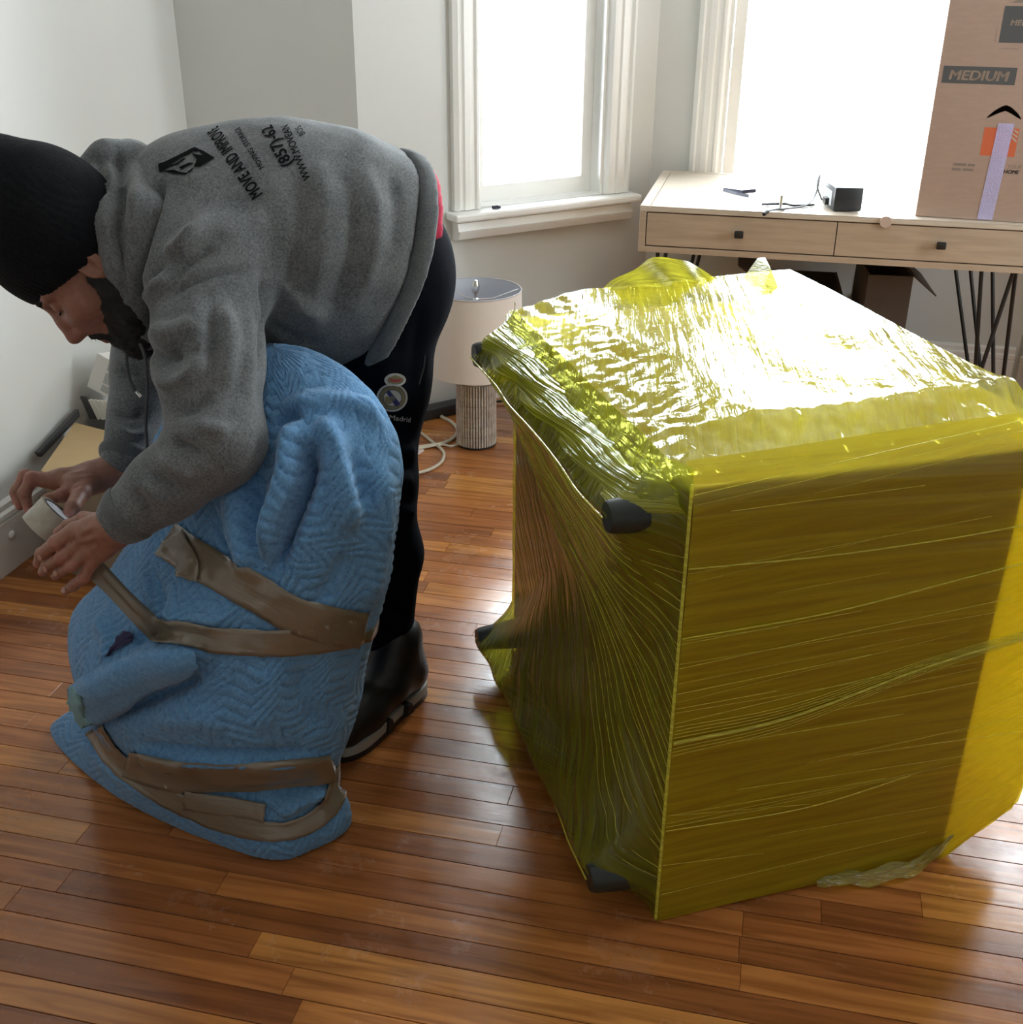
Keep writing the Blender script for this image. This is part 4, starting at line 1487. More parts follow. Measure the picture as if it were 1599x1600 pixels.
# --- roped strands of film
def strand(pts, r, m_='film_rope'):
    o = MB().tube(spline(pts, 8), r, 6).build('film_strand', M[m_], cab, True)
    set_uv(o, [(v.co.x * 3, v.co.z * 3) for v in o.data.vertices])
    return o


M['film_rope'] = film_mat('film_rope', (0.2, (4, 60)), 0.85, 0.2, bumpd=0.004, tint=(0.9, 0.9, 0.3), body=(0.88, 0.84, 0.12))


def bs(y, z, o_=-0.006):
    return KM @ Vector((o_, y, z))


strand([bs(0.0, 0.375), bs(0.2, 0.385), bs(0.45, 0.44), bs(0.70, 0.475)], 0.0022)
for k in range(9):
    q = (k - 4) * 0.0042
    strand([bs(0.0, 0.378 + q * 1.6), bs(0.2, 0.388 + q * 1.3), bs(0.45, 0.442 + q * 0.8), bs(0.70, 0.478 + q * 0.5)], 0.0006)
strand([bs(0.0, 0.682), bs(0.25, 0.672), bs(0.5, 0.675), bs(0.70, 0.69)], 0.0012)
strand([bs(0.0, 0.565), bs(0.25, 0.572), bs(0.5, 0.60), bs(0.70, 0.62)], 0.0012)
strand([bs(0.0, 0.20), bs(0.25, 0.19), bs(0.45, 0.215)], 0.001)
rt_ = random.Random(12)
for k in range(34):  # thin pale strands stand in for streaky highlights on the broad side
    z0 = rt_.uniform(0.05, 0.80)
    y0 = rt_.choice((0.0, 0.0, rt_.uniform(0.0, 0.35)))
    y1 = min(0.70, y0 + rt_.uniform(0.15, 0.6))
    sl_ = rt_.uniform(-0.02, 0.13) if z0 > 0.38 else rt_.uniform(-0.16, 0.05)
    if z0 + sl_ * (y1 - y0) < 0.03 + max(0, (y1 - 0.5)) * 0.6:
        continue
    strand([bs(y0 + (y1 - y0) * q, z0 + sl_ * (y1 - y0) * q, -0.0055) for q in (0, 0.33, 0.66, 1)], rt_.choice((0.0003, 0.0004, 0.0006)))
# rope of gathered film along the nearest upright edge
strand([KM @ Vector((-0.004, -0.004, z)) for z in np.linspace(0.01, KH - 0.02, 14)], 0.0028)
# crests between the leg tips
def crest(z, s0, s1, r):
    strand([KM @ ((KM.inverted() @ leg_side(s, z / KH)) + Vector((0, -0.004, 0))) for s in np.linspace(s0, s1, 9)], r)


crest(LEGS[0][1], 0.06, 0.91, 0.0016)
crest(LEGS[2][1], 0.06, 0.92, 0.0016)
rs_ = random.Random(4)
for k in range(26):
    # fine gathers fanning from the upper legs down to the nearest upright edge
    z0 = 0.10 + 0.60 * k / 25 + rs_.uniform(-0.01, 0.01)
    s1 = rs_.uniform(0.35, 0.93)
    z1 = min(0.745, z0 + (0.62 - 0.55 * z0) * s1 + rs_.uniform(-0.02, 0.02))
    strand([(leg_side(s1 * q, (z0 + (z1 - z0) * q) / KH) - KW * 0.0012) for q in np.linspace(0, 1, 12)], rs_.choice((0.0004, 0.0005, 0.0007)))


# --- loose tails of film
def tail(pts, w, side, seed):
    P = spline(pts, 8)
    n = len(P)
    V, F, UVv = [], [], []
    for i, p in enumerate(P):
        for k in range(6):
            s = (k / 5 - 0.5)
            q = p + Vector(side) * (w * s * math.sin(math.pi * min(1, 0.15 + i / (n - 1) * 0.85) if i else 0.3))
            q += Vector((0, 0, 0.006 * math.sin(3 * s * 6 + i * 0.9 + seed)))
            V.append(list(q)); UVv.append((i / n, k / 5))
    for i in range(n - 1):
        for k in range(5):
            a = i * 6 + k
            F.append((a, a + 1, a + 7, a + 6))
    o = np_obj('film_tail', np.array(V), np.array(F), M['film_tail'], cab)
    set_uv_np(o, np.array(UVv))


M['film_tail'] = film_mat('film_tail', (0.3, (6, 20)), 0.45, 0.32, bumpd=0.004, tint=(0.86, 0.84, 0.22), body=(0.58, 0.55, 0.04))
tail([KM @ Vector((-0.004, 0.30, 0.012)), KM @ Vector((-0.02, 0.40, 0.014)), KM @ Vector((-0.018, 0.50, 0.018)), KM @ Vector((0.0, 0.575, 0.05))], 0.034, KU * 0.9 + Vector((0, 0, 0.25)), 1)
# standing film loop at the far upper corner and the peak over the far edge
arc = []
for k in range(9):
    a = math.pi * k / 8
    arc.append(KM @ Vector((KL - 0.03, 0.16 + 0.30 * k / 8, KH + 0.005 + 0.075 * math.sin(a))))
V, F, UVv = [], [], []
P = spline(arc, 5)
for i, p in enumerate(P):
    base = KM @ Vector((KL - 0.05, 0.16 + 0.30 * i / (len(P) - 1), KH + 0.002))
    for k in range(6):
        q = base.lerp(p, k / 5) + KU * (0.012 * math.sin(k * 1.1 + i * 0.5))
        V.append(list(q)); UVv.append((i / len(P), k / 5))
for i in range(len(P) - 1):
    for k in range(5):
        a = i * 6 + k
        F.append((a, a + 1, a + 7, a + 6))
o = np_obj('film_tail', np.array(V), np.array(F), M['film_tail'], cab)
set_uv_np(o, np.array(UVv))
pk = [KM @ Vector((KL - 0.06, 0.465, KH + 0.012)), KM @ Vector((KL - 0.03, 0.525, KH + 0.066)), KM @ Vector((KL - 0.02, 0.548, KH + 0.064)), KM @ Vector((KL - 0.05, 0.560, KH + 0.006)), KM @ Vector((KL - 0.16, 0.52, KH + 0.014))]
o = np_obj('film_tail', np.array([list(p) for p in pk] + [list(pk[1].lerp(pk[4], 0.5) + Vector((0, 0, 0.02)))]), np.array([(0, 1, 5), (1, 2, 5), (2, 3, 5), (3, 4, 5), (4, 0, 5)]), M['film_tail'], cab)
set_uv_np(o, np.array([(0, 0), (0, 1), (1, 1), (1, 0), (0.5, 0), (0.5, 0.5)]))
# ================================================================== QUILT-WRAPPED PIECE (blue moving blanket, tan tape)
def blanket_mat():
    m = bpy.data.materials.new('blue_quilted_blanket')
    m.use_nodes = True
    nt = m.node_tree
    N, L = nt.nodes.new, nt.links.new
    b = nt.nodes['Principled BSDF']
    b.inputs['Roughness'].default_value = 0.92
    b.inputs['Sheen Weight'].default_value = 0.25
    b.inputs['Specular IOR Level'].default_value = 0.15
    geo = N('ShaderNodeNewGeometry')
    n1 = N('ShaderNodeTexNoise'); n1.inputs['Scale'].default_value = 160; n1.inputs['Detail'].default_value = 6
    L(geo.outputs['Position'], n1.inputs['Vector'])
    r = N('ShaderNodeValToRGB')
    r.color_ramp.elements[0].position = 0.3; r.color_ramp.elements[0].color = (0.100, 0.245, 0.450, 1)
    r.color_ramp.elements[1].position = 0.7; r.color_ramp.elements[1].color = (0.160, 0.345, 0.590, 1)
    L(n1.outputs[0], r.inputs[0])
    # stitch lines from the quilting pattern stored on the mesh
    at = N('ShaderNodeAttribute'); at.attribute_name = 'stitch'
    mx = N('ShaderNodeMix'); mx.data_type = 'RGBA'; mx.blend_type = 'MULTIPLY'
    mx.inputs[7].default_value = (0.50, 0.58, 0.68, 1)
    L(at.outputs['Fac'], mx.inputs[0]); L(r.outputs[0], mx.inputs[6]); L(mx.outputs[2], b.inputs['Base Color'])
    n2 = N('ShaderNodeTexNoise'); n2.inputs['Scale'].default_value = 420; n2.inputs['Detail'].default_value = 3
    L(geo.outputs['Position'], n2.inputs['Vector'])
    n3 = N('ShaderNodeTexNoise'); n3.inputs['Scale'].default_value = 70; n3.inputs['Detail'].default_value = 3
    L(geo.outputs['Position'], n3.inputs['Vector'])
    a_ = N('ShaderNodeMath'); a_.operation = 'ADD'; L(n2.outputs[0], a_.inputs[0]); L(n3.outputs[0], a_.inputs[1])
    bp = N('ShaderNodeBump'); bp.inputs['Strength'].default_value = 0.55; bp.inputs['Distance'].default_value = 0.0025
    L(a_.outputs[0], bp.inputs['Height']); L(bp.outputs[0], b.inputs['Normal'])
    return m


M['blanket'] = blanket_mat()
bundle = empty('blanket_bundle', (-0.98, 1.66, 0), 'bulky piece of furniture wrapped in a blue quilted moving blanket bound with tan tape', 'wrapped furniture')
# cross-sections from the floor up: height, then eight control points round the outline (x, y)
#        L              FL             F              FR             R              BR             B              BL
ROWS = [
    (0.002, (-1.372, 1.690), (-1.120, 1.520), (-0.790, 1.428), (-0.690, 1.475), (-0.655, 1.560), (-0.770, 1.640), (-0.98, 1.760), (-1.22, 1.800)),
    (0.040, (-1.330, 1.690), (-1.110, 1.505), (-0.795, 1.418), (-0.690, 1.460), (-0.660, 1.555), (-0.770, 1.640), (-0.98, 1.765), (-1.20, 1.800)),
    (0.090, (-1.262, 1.680), (-1.090, 1.500), (-0.820, 1.430), (-0.715, 1.475), (-0.690, 1.570), (-0.785, 1.640), (-0.98, 1.765), (-1.18, 1.795)),
    (0.130, (-1.268, 1.680), (-1.100, 1.500), (-0.840, 1.440), (-0.715, 1.490), (-0.682, 1.590), (-0.780, 1.665), (-0.98, 1.775), (-1.18, 1.800)),
    (0.200, (-1.280, 1.680), (-1.115, 1.490), (-0.850, 1.420), (-0.700, 1.485), (-0.662, 1.630), (-0.760, 1.740), (-0.98, 1.800), (-1.18, 1.820)),
    (0.300, (-1.262, 1.680), (-1.090, 1.485), (-0.845, 1.415), (-0.690, 1.485), (-0.645, 1.650), (-0.740, 1.780), (-0.96, 1.820), (-1.15, 1.825)),
    (0.400, (-1.170, 1.680), (-1.030, 1.500), (-0.830, 1.432), (-0.680, 1.500), (-0.622, 1.660), (-0.710, 1.790), (-0.92, 1.830), (-1.10, 1.820)),
    (0.500, (-1.095, 1.685), (-0.985, 1.535), (-0.815, 1.455), (-0.665, 1.505), (-0.590, 1.665), (-0.680, 1.790), (-0.88, 1.835), (-1.04, 1.815)),
    (0.600, (-1.060, 1.695), (-0.960, 1.590), (-0.800, 1.490), (-0.655, 1.510), (-0.572, 1.670), (-0.660, 1.790), (-0.86, 1.840), (-1.01, 1.815)),
    (0.680, (-1.040, 1.705), (-0.940, 1.625), (-0.785, 1.535), (-0.650, 1.540), (-0.570, 1.680), (-0.650, 1.790), (-0.84, 1.840), (-0.99, 1.815)),
    (0.750, (-1.000, 1.715), (-0.915, 1.650), (-0.780, 1.585), (-0.660, 1.585), (-0.592, 1.695), (-0.660, 1.780), (-0.82, 1.830), (-0.96, 1.805)),
    (0.805, (-0.950, 1.725), (-0.885, 1.675), (-0.790, 1.630), (-0.690, 1.630), (-0.632, 1.710), (-0.685, 1.770), (-0.81, 1.815), (-0.91, 1.795)),
    (0.845, (-0.900, 1.735), (-0.865, 1.700), (-0.810, 1.675), (-0.740, 1.675), (-0.690, 1.720), (-0.725, 1.765), (-0.81, 1.795), (-0.88, 1.780)),
    (0.860, (-0.850, 1.740), (-0.840, 1.728), (-0.815, 1.715), (-0.785, 1.715), (-0.765, 1.735), (-0.780, 1.755), (-0.815, 1.765), (-0.845, 1.760)),
]
NT, NZ = 440, 300


def catmull_np(P, t, closed=False):
    """P (n,d), t in 0..n (closed) or 0..n-1"""
    n = len(P)
    i = np.floor(t).astype(int)
    if not closed:
        i = np.clip(i, 0, n - 2)
    f = (t - i)[:, None]
    g = (lambda k: P[np.mod(k, n)]) if closed else (lambda k: P[np.clip(k, 0, n - 1)])
    p0, p1, p2, p3 = g(i - 1), g(i), g(i + 1), g(i + 2)
    return 0.5 * (2 * p1 + (p2 - p0) * f + (2 * p0 - 5 * p1 + 4 * p2 - p3) * f ** 2 + (-p0 + 3 * p1 - 3 * p2 + p3) * f ** 3)


rings = []
for row in ROWS:
    P = np.array(row[1:])
    tt = np.linspace(0, 8, NT * 2, endpoint=False)
    c = catmull_np(P, tt, True)
    seg = np.linalg.norm(np.roll(c, -1, 0) - c, axis=1)
    s = np.concatenate([[0], np.cumsum(seg)])
    # even spacing, but keep each control point at the same station so that rows line up
    st = s[[int(k * NT * 2 / 8) for k in range(8)]].tolist() + [s[-1]]
    tgt = np.interp(np.linspace(0, 8, NT, endpoint=False), np.arange(9), st)
    cc_ = np.concatenate([c, c[:1]])
    rings.append(np.stack([np.interp(tgt, s, cc_[:, 0]), np.interp(tgt, s, cc_[:, 1]), np.full(NT, row[0])], 1))
rings = np.array(rings)                                # rows, NT, 3
zt = np.interp(np.linspace(0, 0.860, NZ), [r[0] for r in ROWS], np.arange(len(ROWS)))
zt[0] = 0
flat = rings.reshape(len(ROWS), -1)
G = catmull_np(flat, zt).reshape(NZ, NT, 3)
# soften columns so the lofted rows do not band
for _ in range(6):
    G[1:-1] = 0.25 * G[:-2] + 0.5 * G[1:-1] + 0.25 * G[2:]
V = G.reshape(-1, 3)
ii, jj = np.meshgrid(np.arange(NZ - 1), np.arange(NT), indexing='ij')
a_ = (ii * NT + jj).ravel(); b_ = (ii * NT + (jj + 1) % NT).ravel()
F = np.stack([a_, b_, b_ + NT, a_ + NT], 1)
# orientation outward
if vnormals(V, F)[NT * 100 + NT // 4] @ np.array([0.0, -1.0, 0]) < 0:
    F = F[:, ::-1]
# large soft slumps
Nn = vnormals(V, F)
keep = np.clip(V[:, 2] / 0.05, 0, 1)
V = V + Nn * ((0.010 * noise_np(V, 9, 3) + 0.005 * noise_np(V, 24, 4)) * keep)[:, None]
FOLDS1 = [
    # the big looped fold
    ([(485, 660), (466, 690), (460, 745), (432, 827), (412, 894)], 0.038, 0.024),
    ([(492, 662), (508, 676), (527, 722), (540, 785), (548, 840)], 0.026, 0.022),
    ([(489, 686), (482, 745), (452, 824), (426, 905)], -0.050, 0.013),
    ([(540, 700), (560, 750), (575, 800)], -0.012, 0.020),
    # upper lip and shoulders
    ([(436, 645), (470, 632), (520, 628), (570, 638), (602, 690)], 0.014, 0.016),
    ([(430, 668), (455, 652), (475, 655)], -0.012, 0.014),
    ([(372, 740), (378, 827), (396, 905)], 0.022, 0.030),
    ([(404, 720), (405, 830), (415, 900)], -0.018, 0.014),
    ([(345, 800), (352, 850), (370, 890)], -0.012, 0.014),
    ([(590, 700), (600, 800), (585, 900), (570, 970)], 0.012, 0.030),
    ([(545, 860), (520, 910), (500, 940)], -0.010, 0.016),
    # between the tapes
    ([(245, 940), (275, 962), (320, 968), (370, 960)], 0.014, 0.016),
    ([(230, 890), (250, 930), (262, 970)], -0.012, 0.012),
    # the rolled hem crossing to the lower left
    ([(138, 1092), (180, 1062), (235, 1035), (290, 1022), (330, 1006)], 0.026, 0.026),
    ([(165, 1122), (215, 1100), (270, 1075), (325, 1045)], -0.024, 0.014),
    ([(200, 1010), (240, 995), (280, 990)], -0.014, 0.012),
    ([(150, 960), (172, 1000), (165, 1040)], 0.012, 0.022),
    # broad lower front
    ([(410, 1030), (420, 1090), (400, 1150)], 0.010, 0.022),
    ([(470, 1030), (480, 1090), (500, 1150)], -0.010, 0.018),
    ([(230, 1130), (300, 1120), (360, 1140)], 0.010, 0.024),
    # hem ridge above the lower tape, and the puckered ear
    ([(205, 1172), (260, 1184), (367, 1188), (440, 1190), (515, 1184)], 0.014, 0.009),
    ([(208, 1160), (300, 1172), (400, 1176), (510, 1170)], -0.010, 0.009),
    ([(510, 1230), (470, 1248), (425, 1275)], 0.020, 0.018),
    ([(300, 1232), (380, 1238), (450, 1232), (500, 1224)], -0.014, 0.010),
    ([(120, 1150), (180, 1205), (250, 1255)], 0.010, 0.016),
]
V = ridges(V, F, [(a_, b_ * 1.35, c_) for (a_, b_, c_) in FOLDS1])
V[:, 2] = np.maximum(V[:, 2], 0.002)
V = lap_smooth(V, F, 2)
# quilting: zig-zag stitch rows, puffed between
G2 = V.reshape(NZ, NT, 3)
du = np.linalg.norm(np.roll(G2, -1, 1) - G2, axis=2)
u = np.cumsum(du, 1) - du
u = u * 0.6 + 0.4 * u.mean(0, keepdims=True)
dv = np.zeros((NZ, NT)); dv[1:] = np.linalg.norm(G2[1:] - G2[:-1], axis=2)
v = np.cumsum(dv, 0)
v = 0.5 * v + 0.5 * v.mean(1, keepdims=True)
rot = math.radians(24)
uu = (u * math.cos(rot) + v * math.sin(rot)).ravel(); vv = (-u * math.sin(rot) + v * math.cos(rot)).ravel()
tri = np.abs(((uu / 0.085) % 1.0) * 2 - 1)
ph = (vv + 0.046 * tri) / 0.0245
fr_ = np.abs((ph % 1.0) - 0.5) * 2          # 1 at the stitch line
puff = 1 - fr_ ** 3
fade = np.clip(1.2 - 0.0 * v.ravel(), 0, 1)
Nn = vnormals(V, F)
V = V + Nn * ((0.0036 * (puff - 0.6) + 0.0012 * noise_np(V, 90, 6)) * np.clip(V[:, 2] / 0.012, 0, 1))[:, None]
V[:, 2] = np.maximum(V[:, 2], 0.002)
stitch = np.clip((fr_ - 0.80) / 0.2, 0, 1) * (np.sin(uu * 900) * 0.3 + 0.7)
# close the crown
top_i = len(V)
V = np.concatenate([V, V[-NT:].mean(0, keepdims=True)])
last = (NZ - 1) * NT
capF = np.stack([last + np.arange(NT), last + (np.arange(NT) + 1) % NT, np.full(NT, top_i), np.full(NT, top_i)], 1)
rim = np.arange(NT)
V = V[:-1]
mid = V[-NT:].mean(0)
inner = mid + (V[-NT:] - mid) * 0.05 + np.array([0, 0, 0.004])
capF = np.stack([last + rim, last + (rim + 1) % NT, top_i + (rim + 1) % NT, top_i + rim], 1)
if F[0, 0] > F[0, -1] or (F[0] != np.array([0, 1, NT + 1, NT])).any():
    capF = capF[:, ::-1]
V = np.concatenate([V, inner]); F = np.concatenate([F, capF])
cover = np_obj('moving_blanket', V, F, M['blanket'], bundle)
_at = cover.data.attributes.new('stitch', 'FLOAT', 'POINT')
_at.data.foreach_set('value', np.concatenate([stitch, np.zeros(NT)]).astype(np.float32))
BLK_TREE = bvh_of(V, F)
print('blanket', len(F))


def fan_patch(name, poly, tree, mat_, parent, lift=0.002, n=6):
    """flat patch traced on a surface"""
    from mathutils.geometry import tessellate_polygon
    pts = []
    for i in range(len(poly)):
        a, b = poly[i], poly[(i + 1) % len(poly)]
        for k in range(n):
            pts.append((a[0] + (b[0] - a[0]) * k / n, a[1] + (b[1] - a[1]) * k / n))
    P = []
    for (x, y) in pts:
        h = cast(tree, x, y)
        if h[0] is None:
            return None
        P.append(h[0] + (h[1] if h[1].dot(ray(x, y)) < 0 else -h[1]) * lift)
    c = sum(P, Vector((0, 0, 0))) / len(P)
    x, y = sum(p[0] for p in pts) / len(pts), sum(p[1] for p in pts) / len(pts)
    h = cast(tree, x, y)
    c = h[0] + h[1] * lift
    fs = [(i, (i + 1) % len(P), len(P)) for i in range(len(P))]
    return mesh_obj(name, P + [c], fs, mat_, parent, True)


fan_patch('torn_lining', [(166, 1028), (184, 998), (196, 985), (212, 990), (206, 1004)], BLK_TREE, mat('purple_lining', (0.035, 0.028, 0.075), 0.9), cover, 0.005)

# ------------------------------------------------------------------ tape
M['frayed'] = mat('frayed_teal_hem', (0.20, 0.36, 0.40), 0.95, bump=0.8, bscale=300)
M['tan_tape'] = tape_mat('tan_packing_tape', (0.205, 0.168, 0.118), 0.16, 0.06, 0.9, (2.6, 1.0, 1), 0.5)


def tape_band(name, line, half, parent, tree, back=None, free=None, seed=0, lift=0.0035):
    """band of tape whose middle line is traced on the wrapped blanket; back: list of (x,y,z) that closes it round the far side"""
    C_ = spline([(x, y, 0) for (x, y) in line], 7)
    K = 7
    rows = []
    for i, c in enumerate(C_):
        a, b = C_[max(i - 1, 0)], C_[min(i + 1, len(C_) - 1)]
        t = (b - a).normalized()
        n = Vector((-t.y, t.x, 0))
        hw = half if not isinstance(half, (list, tuple)) else half[0] + (half[1] - half[0]) * i / (len(C_) - 1)
        r = []
        for k in range(K):
            s = (k / (K - 1) - 0.5) * 2
            h = cast(tree, c.x + n.x * hw * s, c.y + n.y * hw * s)
            if h[0] is None or (h[0] - CP).length > 2.9:
                r.append(None)
            else:
                r.append(h[0] + h[1] * lift)
        if all(q is not None for q in r):
            rows.append(r)
    R_ = np.array([[list(q) for q in r] for r in rows])
    for _ in range(5):        # pulled tight: flatten along its length
        Q = R_.copy()
        Q[1:-1] = 0.25 * R_[:-2] + 0.5 * R_[1:-1] + 0.25 * R_[2:]
        R_ = Q
    flat_ = R_.reshape(-1, 3)
    for _ in range(2):
        for q in range(len(flat_)):
            hit = tree.find_nearest(Vector(flat_[q]))
            if hit[0] is not None:
                dd = (Vector(flat_[q]) - hit[0]).dot(hit[1])
                if dd < lift + 0.0012:
                    flat_[q] += np.array(hit[1]) * (lift + 0.0012 - dd)
    R_ = flat_.reshape(R_.shape)
    if free:                  # a free span that leaves the bundle
        w = R_[0, -1] - R_[0, 0]
        c0 = R_[0].mean(0)
        ext = []
        pts = [Vector(p) for p in free] + [Vector(c0)]
        S_ = spline(pts, 7)[:-1]
        for i, p in enumerate(S_):
            q = i / len(S_)
            side = Vector(w).normalized() * 0.0235 * (1 - 0.12 * math.sin(math.pi * q))
            ext.append([list(p + side * ((k / (K - 1) - 0.5) * 2) + Vector((0.0, -0.006 * math.sin(math.pi * k / (K - 1) * 2) * math.sin(math.pi * q), 0))) for k in range(K)])
        R_ = np.concatenate([np.array(ext), R_])
    if back:
        w0, w1 = R_[-1, -1] - R_[-1, 0], R_[0, -1] - R_[0, 0]
        pts = [Vector(R_[-1].mean(0))] + [Vector(p) for p in back]
        S_ = spline(pts, 6)[1:]
        ext = []
        for i, p in enumerate(S_):
            q = i / max(1, len(S_) - 1)
            L_ = np.linalg.norm(w0)
            side = Vector((0, 0, -1)) * (L_ / 2)
            if i == 0:
                side = Vector(w0) / 2
            ext.append([list(p + side * ((k / (K - 1) - 0.5) * 2)) for k in range(K)])
        R_ = np.concatenate([R_, np.array(ext)])
    n = len(R_)
    V_ = R_.reshape(-1, 3)
    F_ = np.array([(i * K + k, i * K + k + 1, (i + 1) * K + k + 1, (i + 1) * K + k) for i in range(n - 1) for k in range(K - 1)])
    V_ = V_ + 0.0007 * noise_np(V_, 130, 8 + seed)[:, None] * vnormals(V_, F_)
    o = np_obj(name, V_, F_, M['tan_tape'], parent)
    sl = np.concatenate([[0], np.cumsum(np.linalg.norm(np.diff(R_.mean(1), axis=0), axis=1))])
    set_uv_np(o, np.array([(k / (K - 1) , sl[i] * 6) for i in range(n) for k in range(K)]))
    md = o.modifiers.new('thick', 'SOLIDIFY'); md.thickness = 0.0006; md.offset = 1
    return o


fl_ = tape_band('rolled_hem', [(142, 1100), (180, 1075), (225, 1050), (262, 1038), (290, 1030), (308, 1026)], (31, 8), bundle, BLK_TREE, seed=9, lift=0.013)
fl_.data.materials[0] = M['blanket']
fl_.modifiers['thick'].thickness = 0.009
fr2 = tape_band('frayed_end', [(140, 1076), (136, 1092), (142, 1112), (152, 1126)], 9, fl_, BLK_TREE, seed=10, lift=0.017)
fr2.data.materials[0] = M['frayed']
fr2.modifiers['thick'].thickness = 0.008
BK = [(-0.628, 1.695, 0.405), (-0.700, 1.800, 0.41), (-0.90, 1.848, 0.43), (-1.09, 1.825, 0.47)]
tape_band('packing_tape', [(246, 985), (300, 992), (350, 1000), (420, 1004), (480, 1000), (535, 992), (560, 984)], 21, bundle, BLK_TREE, back=BK, seed=1,
          free=[tuple(aty(138, 880, 1.475)), tuple(aty(165, 905, 1.47)), tuple(aty(205, 948, 1.465))])
tape_band('packing_tape', [(262, 842), (300, 868), (340, 893), (400, 925), (450, 955), (500, 972), (545, 980), (566, 985)], 29, bundle, BLK_TREE, back=BK, seed=2)
tape_band('packing_tape', [(276, 838), (290, 860), (300, 885), (296, 905)], 17, bundle, BLK_TREE, seed=3, lift=0.008)
BK2 = [(-0.690, 1.605, 0.11), (-0.775, 1.665, 0.11), (-0.98, 1.782, 0.10), (-1.18, 1.810, 0.10)]
tape_band('packing_tape', [(150, 1140), (175, 1180), (225, 1222), (290, 1258), (350, 1283), (420, 1298), (475, 1290), (512, 1262), (524, 1240)], 16, bundle, BLK_TREE, back=BK2, seed=4)
tape_band('packing_tape', [(200, 1193), (250, 1208), (310, 1216), (380, 1217), (440, 1212), (490, 1206), (516, 1200)], 22, bundle, BLK_TREE, back=BK2, seed=5, lift=0.005)
tape_band('packing_tape', [(290, 1248), (340, 1256), (380, 1262), (415, 1268)], 14, bundle, BLK_TREE, seed=6, lift=0.006)
# ================================================================== THE MOVER
def A3(x, y, Y):
    return np.array(aty(x, y, Y))


person = empty('person', (-0.70, 2.02, 0), 'person in grey hooded sweatshirt and black beanie bending over the blue blanket bundle', 'person')


def cloth_mat(name, c1, c2, scale=260, rough=0.9, bump=0.35, sheen=0.2, fleck=None):
    m = bpy.data.materials.new(name)
    m.use_nodes = True
    nt = m.node_tree
    N, L = nt.nodes.new, nt.links.new
    b = nt.nodes['Principled BSDF']
    b.inputs['Roughness'].default_value = rough
    b.inputs['Sheen Weight'].default_value = sheen
    b.inputs['Specular IOR Level'].default_value = 0.2
    geo = N('ShaderNodeNewGeometry')
    n1 = N('ShaderNodeTexNoise'); n1.inputs['Scale'].default_value = scale; n1.inputs['Detail'].default_value = 5; n1.inputs['Roughness'].default_value = 0.65
    L(geo.outputs['Position'], n1.inputs['Vector'])
    n0 = N('ShaderNodeTexNoise'); n0.inputs['Scale'].default_value = 22; n0.inputs['Detail'].default_value = 4
    L(geo.outputs['Position'], n0.inputs['Vector'])
    ad = N('ShaderNodeMath'); ad.operation = 'MULTIPLY_ADD'; ad.inputs[1].default_value = 0.35
    L(n0.outputs[0], ad.inputs[0]); L(n1.outputs[0], ad.inputs[2])
    r = N('ShaderNodeValToRGB')
    r.color_ramp.elements[0].position = 0.50; r.color_ramp.elements[0].color = (*c1, 1)
    r.color_ramp.elements[1].position = 0.85; r.color_ramp.elements[1].color = (*c2, 1)
    L(ad.outputs[0], r.inputs[0]); L(r.outputs[0], b.inputs['Base Color'])
    n2 = N('ShaderNodeTexNoise'); n2.inputs['Scale'].default_value = 600; n2.inputs['Detail'].default_value = 2
    L(geo.outputs['Position'], n2.inputs['Vector'])
    bp = N('ShaderNodeBump'); bp.inputs['Strength'].default_value = bump; bp.inputs['Distance'].default_value = 0.0012
    L(n2.outputs[0], bp.inputs['Height']); L(bp.outputs[0], b.inputs['Normal'])
    return m


M['hoodie'] = cloth_mat('grey_marl_fleece', (0.082, 0.090, 0.094), (0.205, 0.216, 0.222))
M['rib'] = cloth_mat('grey_rib_knit', (0.07, 0.078, 0.082), (0.155, 0.165, 0.17), 400)
M['pants'] = cloth_mat('navy_black_track_cloth', (0.0020, 0.0026, 0.0050), (0.0045, 0.0055, 0.0095), 200, 0.95, 0.1, 0.0)
M['pants'].node_tree.nodes['Principled BSDF'].inputs['Specular IOR Level'].default_value = 0.06
M['beanie'] = cloth_mat('black_knit', (0.003, 0.0035, 0.005), (0.008, 0.009, 0.011), 200, 0.95, 0.3, 0.04)
M['red_shirt'] = cloth_mat('red_jersey', (0.42, 0.015, 0.05), (0.55, 0.03, 0.08))

# ------------------------------------------------------------------ torso field, shared by sweatshirt, hem and undershirt
LO, HI = (-1.60, 1.36, 0.42), (-0.38, 2.34, 1.30)
VH = 0.0075
FWD = np.array([-0.894, -0.447, 0.0]); LEFT = np.array([0.447, -0.894, 0.0])
tor = Vol(LO, HI, VH)
c0, c1, c2, c3 = A3(615, 402, 2.05), A3(520, 382, 1.99), A3(420, 365, 1.93), A3(322, 352, 1.87)
tor.chain([c0, c1, c2, c3], [0.178, 0.200, 0.192, 0.150], 0.05)
tor.ell(A3(500, 455, 1.96), (0.15, 0.15, 0.13), 0.06)          # slack cloth hanging at the belly
tor.cone(A3(640, 420, 2.05), c0, 0.150, 0.178, 0.04)           # hips

# yoke and shoulders
shL = A3(325, 420, 1.735)
shR = np.array([-1.13, 2.03, 0.965])
tor.cone(c3, shL, 0.135, 0.098, 0.06)
tor.cone(c3, shR, 0.135, 0.098, 0.06)
nk = A3(228, 345, 1.82)
tor.cone(c3, nk, 0.12, 0.066, 0.04)
